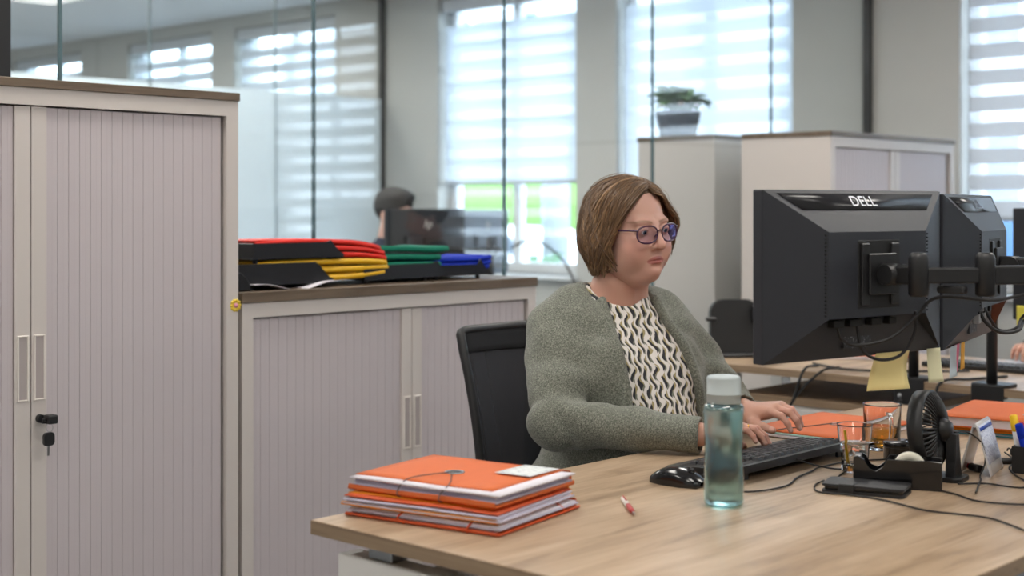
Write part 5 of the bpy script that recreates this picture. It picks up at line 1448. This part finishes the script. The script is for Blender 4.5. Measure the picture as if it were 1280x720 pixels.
cv, cf = surfnet(cardigan_sdf, lo_, hi_, .0048)
link('cardigan', np_mesh('cardigan', xf(cv, BR, B0), cf, M['cardigan']), woman)

# blouse print: wavy columns of leaf shaped black and olive marks on off white (in body coordinates)
m, nt, N, L, b = nmat('blouse_print')
at = N.new('ShaderNodeAttribute'); at.attribute_name = 'tint'; sp = N.new('ShaderNodeSeparateXYZ'); L.new(at.outputs['Vector'], sp.inputs[0])
def mth(op, a, b_=None, c_=None, clamp=False):
    n = N.new('ShaderNodeMath'); n.operation = op; n.use_clamp = clamp
    for i, v_ in enumerate((a, b_, c_)):
        if v_ is None: continue
        if isinstance(v_, (int, float)): n.inputs[i].default_value = v_
        else: L.new(v_, n.inputs[i])
    return n.outputs[0]
nz = N.new('ShaderNodeTexNoise'); nz.inputs['Scale'].default_value = 28; L.new(at.outputs['Vector'], nz.inputs[0])
U0 = mth('MULTIPLY_ADD', nz.outputs[0], .024, sp.outputs[0]); Zc = sp.outputs[2]
PX_, PZ_ = .0175, .040
wav = mth('MULTIPLY', mth('SINE', mth('MULTIPLY', Zc, 2 * PI / PZ_)), .0042)
U = mth('ADD', U0, wav)
cu_ = mth('DIVIDE', U, PX_); fx = mth('SUBTRACT', mth('FRACT', cu_), .5); ci = mth('FLOOR', cu_)
zs = mth('ADD', mth('DIVIDE', Zc, PZ_), mth('MULTIPLY', mth('MODULO', ci, 2), .5)); fz = mth('SUBTRACT', mth('FRACT', zs), .5)
def lens(ox, oz, wx, wz):
    a = mth('DIVIDE', mth('ABSOLUTE', mth('SUBTRACT', fx, ox)), wx); q = mth('DIVIDE', mth('SUBTRACT', fz, oz), wz)
    return mth('LESS_THAN', mth('ADD', a, mth('MULTIPLY', q, q)), 1.0)
dark = lens(-.10, -.08, .25, .40); olive = lens(.17, .16, .19, .32); grey = lens(.17, -.24, .18, .30)
def mixc(fac, a, col):
    n = N.new('ShaderNodeMix'); n.data_type = 'RGBA'; L.new(fac, n.inputs[0])
    if isinstance(a, tuple): n.inputs[6].default_value = a
    else: L.new(a, n.inputs[6])
    n.inputs[7].default_value = col; return n.outputs[2]
col_ = mixc(grey, lin((228, 222, 217)), lin((120, 122, 108))); col_ = mixc(olive, col_, lin((164, 150, 108))); col_ = mixc(dark, col_, lin((38, 38, 44)))
L.new(col_, b.inputs['Base Color']); b.inputs['Roughness'].default_value = .75
M['blouse'] = m
bv2, bf2 = surfnet(blouse_sdf, (-.30, -.22, .56), (.30, .36, 1.14), .0055)
link('blouse', np_mesh('blouse', xf(bv2, BR, B0), bf2, M['blouse'], bv2), woman)
# trousers and shoes below the desk
M['trousers'] = mat('trousers', (34, 36, 46), .9, var=.1)
kn = [toL((2.50, 1.80, .56)), toL((2.70, 1.75, .56))]; ft = [toL((2.52, 1.86, .10)), toL((2.70, 1.80, .10))]
def legs_sdf(P):
    d = e_ell(P, (0, -.03, .575), (.212, .182, .105))
    for h, k_, a in zip(hips, kn, ft):
        d = smin(d, e_cap(P, h, k_, .098, .072), .03); d = smin(d, e_cap(P, k_, a, .068, .050), .02)
    return smax(d, .07 - P[..., 2], .005)
lv, lf = surfnet(legs_sdf, (-.36, -.28, .05), (.36, .62, .72), .010)
link('trousers', np_mesh('trousers', xf(lv, BR, B0), lf, M['trousers']), woman)
for a in ft:
    def shoe(P, a=a): return np.maximum(smin(e_ell(P, (a[0], a[1] + .05, .035), (.045, .13, .04)), e_ell(P, (a[0], a[1] - .02, .06), (.043, .06, .05)), .02), .003 - P[..., 2])
    sv, sf_ = surfnet(shoe, (a[0] - .07, a[1] - .12, -.01), (a[0] + .07, a[1] + .22, .13), .008)
    link('shoe', np_mesh('shoe', xf(sv, BR, B0), sf_, M['black']), woman)
# eyes
M['eyew'] = mat('eye_white', (226, 220, 216), .2, var=.02); M['iris'] = mat('iris', (88, 104, 116), .2, var=.2, scale=300); M['pupil'] = mat('pupil', (10, 10, 12), .1)
def eyeball(center, gaze, parent, R, o, r=.0118):
    e = MB(); prof = lambda a: (r * math.sin(a), r * math.cos(a))
    z = Vector((0, 0, 1)); q = Vector(gaze).normalized().to_track_quat('Z', 'Y').to_matrix().to_4x4(); mx = Matrix.Translation(center) @ q
    A = [0, .12, .2, .28, .40, .50, .8, 1.2, 1.7, 2.3, PI]
    e.lathe([prof(a) for a in A[:4]], 20, mx=mx, mi=2); e.lathe([prof(a) for a in A[3:6]], 20, mx=mx, mi=1); e.lathe([prof(a) for a in A[5:]], 20, mx=mx, mi=0)
    ob = e.build('eye', [M['eyew'], M['iris'], M['pupil']], parent)
    mw = Matrix.Translation(Vector(o)) @ Matrix(R.tolist()).to_4x4(); ob.matrix_local = mw; return ob
for sx in (-1, 1): eyeball((sx * .0325, .0735, -.0005), (0.05, 1, -.22), woman, HR, HC)
HM = Matrix.Translation(Vector(HC)) @ Matrix(HR.tolist()).to_4x4()
o = MB().lathe([(0, -.0028), (.0022, -.0018), (.0028, 0), (.0022, .0018), (0, .0028)], 12, (-.0835, .004, -.043)).build('earring', M['gold'], woman); o.matrix_local = HM
ri = Matrix.Translation(Vector(RWw)) @ Matrix(Rr.tolist()).to_4x4()
kf = np.array((.088, -.012, .0128)); a_ = math.radians(-10)
o = MB().lathe([(.0088, -.0014), (.0098, -.0012), (.0098, .0012), (.0088, .0014)], 24, close=True, mx=Matrix.Translation((.108, -.0135, .009)) @ Matrix.Rotation(PI / 2 + .2, 4, 'Y')).build('ring', M['gold'], woman); o.matrix_local = ri

# ---- hair
def hair_outer(P):
    d = e_ell(P, (0, -.020, .030), (.093, .112, .089))
    d = smin(d, e_ell(P, (0, -.052, -.028), (.098, .078, .080)), .03)
    d = smin(d, e_ell(P, (-.070, -.020, -.045), (.040, .058, .060)), .03)
    d = smin(d, e_ell(P, (.074, .014, -.016), (.040, .058, .056)), .03)
    return d
def opening(P):
    # hair is cut back from the face: in front of the ears, and swept back from a parting on her left
    x, y, z = P[..., 0], P[..., 1], P[..., 2]
    rt_ = np.clip(.5 - x / .05, 0, 1)                       # 1 on her right, 0 on her left
    y0 = .024 * rt_ + .030 * (1 - rt_); sl = .74 * rt_ + .60 * (1 - rt_)
    return smax(y0 - y, (y0 + sl * z - y) / 1.22, .02)
def hair_sdf(P):
    d = hair_outer(P)
    d = d + .0035 * np.sin(np.arctan2(P[..., 0], P[..., 1] + .02) * 34 + 3 * np.sin(P[..., 2] * 40)) * np.clip(.09 - P[..., 2], .02, .1) * 9
    d = smax(d + .005, -(opening(P) - .021), .010)
    d = smax(d, -e_cap(P, (0, .04, -.05), (0, .03, -.20), .055, .062), .02)
    d = smax(d, -.098 + .05 * np.clip(P[..., 1] + .03, -.1, .1) - P[..., 2], .02)
    return d
m, nt, N, L, b = nmat('brown_hair')
at = N.new('ShaderNodeAttribute'); at.attribute_name = 'tint'; L.new(at.outputs['Color'], b.inputs['Base Color'])
b.inputs['Roughness'].default_value = .42; b.inputs['Specular IOR Level'].default_value = .45; b.inputs['Anisotropic'].default_value = .5
M['hair'] = m
HC0, HC1, HC2 = [np.array(lin(q)[:3]) for q in ((92, 70, 52), (128, 99, 71), (166, 132, 96))]
hv2, hf2 = surfnet(hair_sdf, (-.12, -.15, -.13), (.12, .12, .15), .0028)
rng = np.random.default_rng(3)
def strands(n, start, ends, offs, rad, seed, cols, outer, cut=None, seg=12):
    r = np.random.default_rng(seed); VV, FF, CC = [], [], []; base = 0; ctr = np.array((0, -.02, .0))
    K = 4
    made = 0
    while made < n:
        a = start(r); e = ends(r, a)
        d0 = (a - ctr); d1 = (e - ctr); l0 = np.linalg.norm(d0); l1 = np.linalg.norm(d1); d0 /= l0; d1 /= l1
        om = math.acos(np.clip(d0 @ d1, -1, 1)); t = np.linspace(0, 1, seg)
        D = (np.sin((1 - t) * om)[:, None] * d0 + np.sin(t * om)[:, None] * d1) / math.sin(om)
        # march outward surface along each direction
        rr = np.full(seg, .20)
        for _ in range(24): rr -= outer(ctr + D * rr[:, None]) * .9
        of = r.uniform(*offs); wob = r.uniform(-1, 1, 2)
        pts = ctr + D * (rr + of * np.sin(t * PI * .9 + .25) + .0035 * np.sin(t * 8 + wob[0] * 1.2 + 4 * D[:, 0]))[:, None]
        # flow the last part straight down
        w = np.clip((t - .75) / .25, 0, 1) ** 2; pts[:, 2] -= w * .012 * (1 + wob[1])
        if cut is not None:
            cv_ = cut(pts); made += .02
            if (cv_ < -.007).mean() > .04: continue
        made += 1
        rd = rad * r.uniform(.6, 1.3) * np.sin(np.clip(t * .93 + .05, 0, 1) * PI) ** .45
        T = np.gradient(pts, axis=0); T /= np.linalg.norm(T, axis=1)[:, None]
        n1 = D - T * (T * D).sum(1)[:, None]; n1 /= np.linalg.norm(n1, axis=1)[:, None]; n2 = np.cross(T, n1)
        ring = [pts + (n1 * math.cos(2 * PI * k / K) * .55 + n2 * math.sin(2 * PI * k / K)) * rd[:, None] for k in range(K)]
        V_ = np.stack(ring, 1).reshape(-1, 3); VV.append(V_)
        c_ = cols(r); CC.append(np.tile(c_, (len(V_), 1)))
        for s_ in range(seg - 1):
            for k in range(K): FF.append((base + s_ * K + k, base + s_ * K + (k + 1) % K, base + (s_ + 1) * K + (k + 1) % K, base + (s_ + 1) * K + k))
        base += len(V_)
    return np.concatenate(VV), np.array(FF), np.concatenate(CC)
def hcol_(r):
    k = r.random(); return (HC0 * (1 - k) + HC1 * k) if k < .75 else HC1 + (HC2 - HC1) * r.random() * .8
def st_(r):   # parting: on her left, running front to crown
    s_ = r.random(); return np.array((.018 - .012 * s_ + r.normal(0, .004), .082 - .16 * s_, .085 + .030 * math.sin(PI * min(1, s_ + .2)) - .005))
def en_(r, a):
    fr = a[1]
    if r.random() < .68:   # sweeps to her right side and back
        th = r.uniform(-PI * .95, -PI * .14) if fr < .03 else r.uniform(-PI * .55, -PI * .24)
    else: th = r.uniform(PI * .20, PI * 1.0)
    # th: azimuth from forward (+y), negative = her right
    x_, y_ = math.sin(th), math.cos(th)
    zend = -.092 + (.012 if abs(th) < PI * .5 else -.004) + (.035 if th > 0 and abs(th) < PI * .55 else 0) + r.normal(0, .008)
    return np.array((x_ * .098, -.02 + y_ * .10, zend))
s1 = strands(900, st_, en_, (-.001, .0060), .0034, 11, hcol_, hair_outer, cut=opening)
s2 = strands(500, st_, en_, (.002, .009), .0011, 12, hcol_, hair_outer, cut=opening)
kcol = rng.random((len(hv2), 1)) * .4; bc = HC0 * (1 - kcol) + HC1 * kcol
s3 = strands(70, st_, en_, (.006, .016), .0005, 13, hcol_, hair_outer, cut=opening)
v, f, c = join((hv2, hf2, bc), s1, s2, s3)
# strands must not cross the face
link('hair', np_mesh('hair', xf(v, HR, HC), f, M['hair'], c), woman)

# ---- glasses
g = thing('eyeglasses', 'purple brown framed eyeglasses worn by the woman', 'glasses', HC)
g.matrix_world = HM
M['tort'] = mat('purple_tortoise', (70, 40, 66), .2, var=.5, scale=220, coat=.4)
M['lens'] = thin_glass('coated_lens', (.90, .88, .98), 1.5, .05, 3.5, (.42, .40, 1.0))
def rim(sx):
    pts = []
    for k in range(41):
        a = 2 * PI * k / 40; c_, s_ = math.cos(a), math.sin(a)
        rx = .0245 * (abs(c_) ** .0 if False else 1); x_ = .0275 * math.copysign(abs(c_) ** .82, c_); z_ = .0215 * math.copysign(abs(s_) ** .82, s_)
        if z_ > 0: z_ *= .88
        pts.append((sx * (.0345 + x_), .1000 - (.0345 + x_) ** 2 * 2.6, -.005 + z_))
    return pts
for sx in (-1, 1):
    pts = rim(sx)
    MB().tube(pts, .0021, 8, caps=False).build('rim', M['tort'], g)
    l = MB(); cen = l.bm.verts.new((sx * .0325, .1000 - .0325 ** 2 * 2.6 + .001, -.005)); rv = [l.bm.verts.new(p_) for p_ in pts[:-1]]
    for k in range(40):
        ff = l.bm.faces.new((cen, rv[k], rv[(k + 1) % 40])); ff.smooth = True
    l.build('lens', M['lens'], g)
    MB().tube(spline([(sx * .0575, .0915, .004), (sx * .070, .080, .005), (sx * .0765, .045, .003), (sx * .0785, .0, -.002), (sx * .078, -.02, -.016)], 6), [.0024] * 25, 8).build('temple', M['tort'], g)
    MB().tube([(sx * .010, .0985, -.008), (sx * .0105, .092, -.014)], .0015, 6).build('nose_pad', M['tort'], g)
MB().tube(spline([(-.0085, .0995, .0), (0, .1025, .003), (.0085, .0995, .0)], 6), .0018, 8).build('bridge', M['tort'], g)

# ================================================================== TWO COLLEAGUES, PARTLY HIDDEN
hv3, hf3 = surfnet(head_sdf, (-.10, -.13, -.19), (.10, .13, .14), .0036); hc3 = head_col(hv3)
def shorthair(P):
    d = e_ell(P, (0, -.022, .040), (.084, .104, .092)); d = smin(d, e_ell(P, (0, .03, .085), (.07, .06, .035)), .03)
    d = smax(d, -e_ell(P, (0, .125, -.05), (.085, .085, .115)), .01); d = smax(d, -e_ell(P, (0, .02, -.10), (.12, .075, .085)), .01)
    return smax(d, -.075 - P[..., 2], .01)
def colleague(label, org, yaw, headz, wrists, elbows, jacket, haircol, pitch=.1, fwd=.06, scale=1.06):
    l = np.array((math.cos(yaw), -math.sin(yaw), 0)); f_ = np.array((-math.sin(yaw), -math.cos(yaw), 0)); R = rotm((l, f_, up3)); o = np.array(org)
    Hc = o + f_ * fwd + up3 * headz; HRr = head_axes(yaw, pitch, 0) * scale
    Wl = [(np.array(w) - o) @ R for w in wrists]; El = [(np.array(e_) - o) @ R for e_ in elbows]
    sh = [np.array((-.185, -.02, headz - .215)), np.array((.185, -.02, headz - .215))]
    zsh = headz - .215
    def tor(P):
        d = e_ell(P, (0, 0, zsh - .10), (.185, .12, .19)); d = smin(d, e_cap(P, sh[0] * .85, sh[1] * .85, .07), .06)
        d = smin(d, e_ell(P, (0, .02, zsh - .33), (.175, .14, .2)), .08)
        for s_, e_, w in zip(sh, El, Wl): d = smin(d, arm_sdf(P, s_, e_, lerp(e_, w, .9), .068, .055, .038), .04)
        d = smin(d, np.maximum(e_cap(P, (0, 0, zsh), (0, .02, zsh + .10), .068), P[..., 2] - zsh - .095), .02)
        return smax(d, .50 - P[..., 2], .01)
    hands = []
    for s_, (w, e_) in enumerate(zip(wrists, elbows)):
        dr = np.array(w) - np.array(e_); dr[2] = 0; Hh = hand_axes(dr, 0, 0)
        adr = np.array(loc_dir(Hh, np.array(e_) - np.array(w)))
        if s_: adr = adr * np.array((1, -1, 1))
        hands.append(make_hand(.0032, bool(s_), Hh, w, armdir=tuple(adr), arm=.08))
    def inn(P): return tor(P) + .02
    iv, iq = surfnet(inn, (-.5, -.3, .48), (.5, .6, zsh + .15), .02)
    v, f, c = join((xf(hv3, HRr, Hc), hf3, hc3), *hands, (xf(iv, R, o), iq, np.tile(SKIN2, (len(iv), 1))))
    p = link('person', np_mesh('person', v, f, M['skin'], c)); tag(p, label, 'person')
    jv, jf = surfnet(tor, (-.5, -.3, .48), (.5, .6, zsh + .15), .011); link('jacket', np_mesh('jacket', xf(jv, R, o), jf, jacket), p)
    sv, sf_ = surfnet(shorthair, (-.1, -.14, -.09), (.1, .12, .15), .0045); link('hair', np_mesh('hair', xf(sv, HRr, Hc), sf_, haircol), p)
    def tr_(P):
        d = e_ell(P, (0, -.02, .53), (.18, .16, .1))
        for s_ in (-1, 1): d = smin(d, e_cap(P, (s_ * .09, .02, .53), (s_ * .11, .42, .53), .085, .065), .03); d = smin(d, e_cap(P, (s_ * .11, .42, .53), (s_ * .11, .40, .08), .062, .045), .02)
        return smax(d, .05 - P[..., 2], .005)
    tv, tf = surfnet(tr_, (-.3, -.25, .03), (.3, .55, .66), .014); link('trousers', np_mesh('trousers', xf(tv, R, o), tf, M['trousers']), p)
    for s_ in (-1, 1):
        def shoe(P, s_=s_): return np.maximum(e_ell(P, (s_ * .11, .45, .04), (.045, .14, .05)), .002 - P[..., 2])
        sv, sf_ = surfnet(shoe, (s_ * .11 - .07, .28, -.01), (s_ * .11 + .07, .62, .11), .012); link('shoe', np_mesh('shoe', xf(sv, R, o), sf_, M['black']), p)
    for sx in (-1, 1):
        eyeball((sx * .0325, .0765, .0), (0, 1, -.15), p, HRr, Hc)
    return p, R, o
M['navy'] = mat('navy_jacket', (44, 50, 68), .85, var=.12, scale=60, bump=.2, bscale=500)
M['charc'] = mat('charcoal_jumper', (58, 54, 62), .9, var=.15, scale=80, bump=.2, bscale=500)
M['dkhair'] = mat('dark_hair', (26, 23, 23), .7, var=.3, scale=60, stretch=(1, 1, .2))
c1p, _, _ = colleague('dark haired colleague in a navy jacket behind the monitors beyond the glass', (4.90, 5.48, 0), math.radians(-4), 1.255, [(4.72, 5.12, .80), (5.02, 5.12, .80)], [(4.66, 5.36, .80), (5.16, 5.36, .80)], M['navy'], M['dkhair'])
c2p, _, _ = colleague('person in a charcoal jumper whose hand shows at the right edge', (5.30, 1.85, 0), math.radians(72), 1.23, [(4.935, 2.10, .785), (4.98, 1.66, .785)], [(5.16, 2.14, .80), (5.16, 1.60, .80)], M['charc'], M['dkhair'])
def simple_chair(loc, rz, label):
    t = thing('office_chair', label, 'chair', loc, rz)
    MB().slab(lambda u, v: ((2 * u - 1) * .22, .25 + .06 * v - .04 * (2 * u - 1) ** 2, .58 + .38 * v), 12, 10, .03).build('backrest', M['chairf'], t)
    MB().slab(lambda u, v: ((2 * u - 1) * .23, (2 * v - 1) * .22, .43), 8, 8, .05).build('seat', M['chairf'], t)
    MB().tube(spline([(0, 0, .38), (0, .22, .38), (0, .30, .45), (0, .285, .64)], 5), .022, 8).build('back_support', M['black'], t)
    MB().cyl((0, 0, .10), (0, 0, .41), .026, n=16).build('gas_lift', M['steel'], t)
    for k in range(5):
        o = link('base_leg', lm_, t); o.rotation_euler = (0, 0, 2 * PI * k / 5 + .2); link('caster', cm_, o)
simple_chair((4.90, 5.50, 0), math.radians(4), 'black office chair of the colleague behind the glass')
simple_chair((5.32, 1.86, 0), -math.radians(72), 'black office chair at the second desk, right edge')
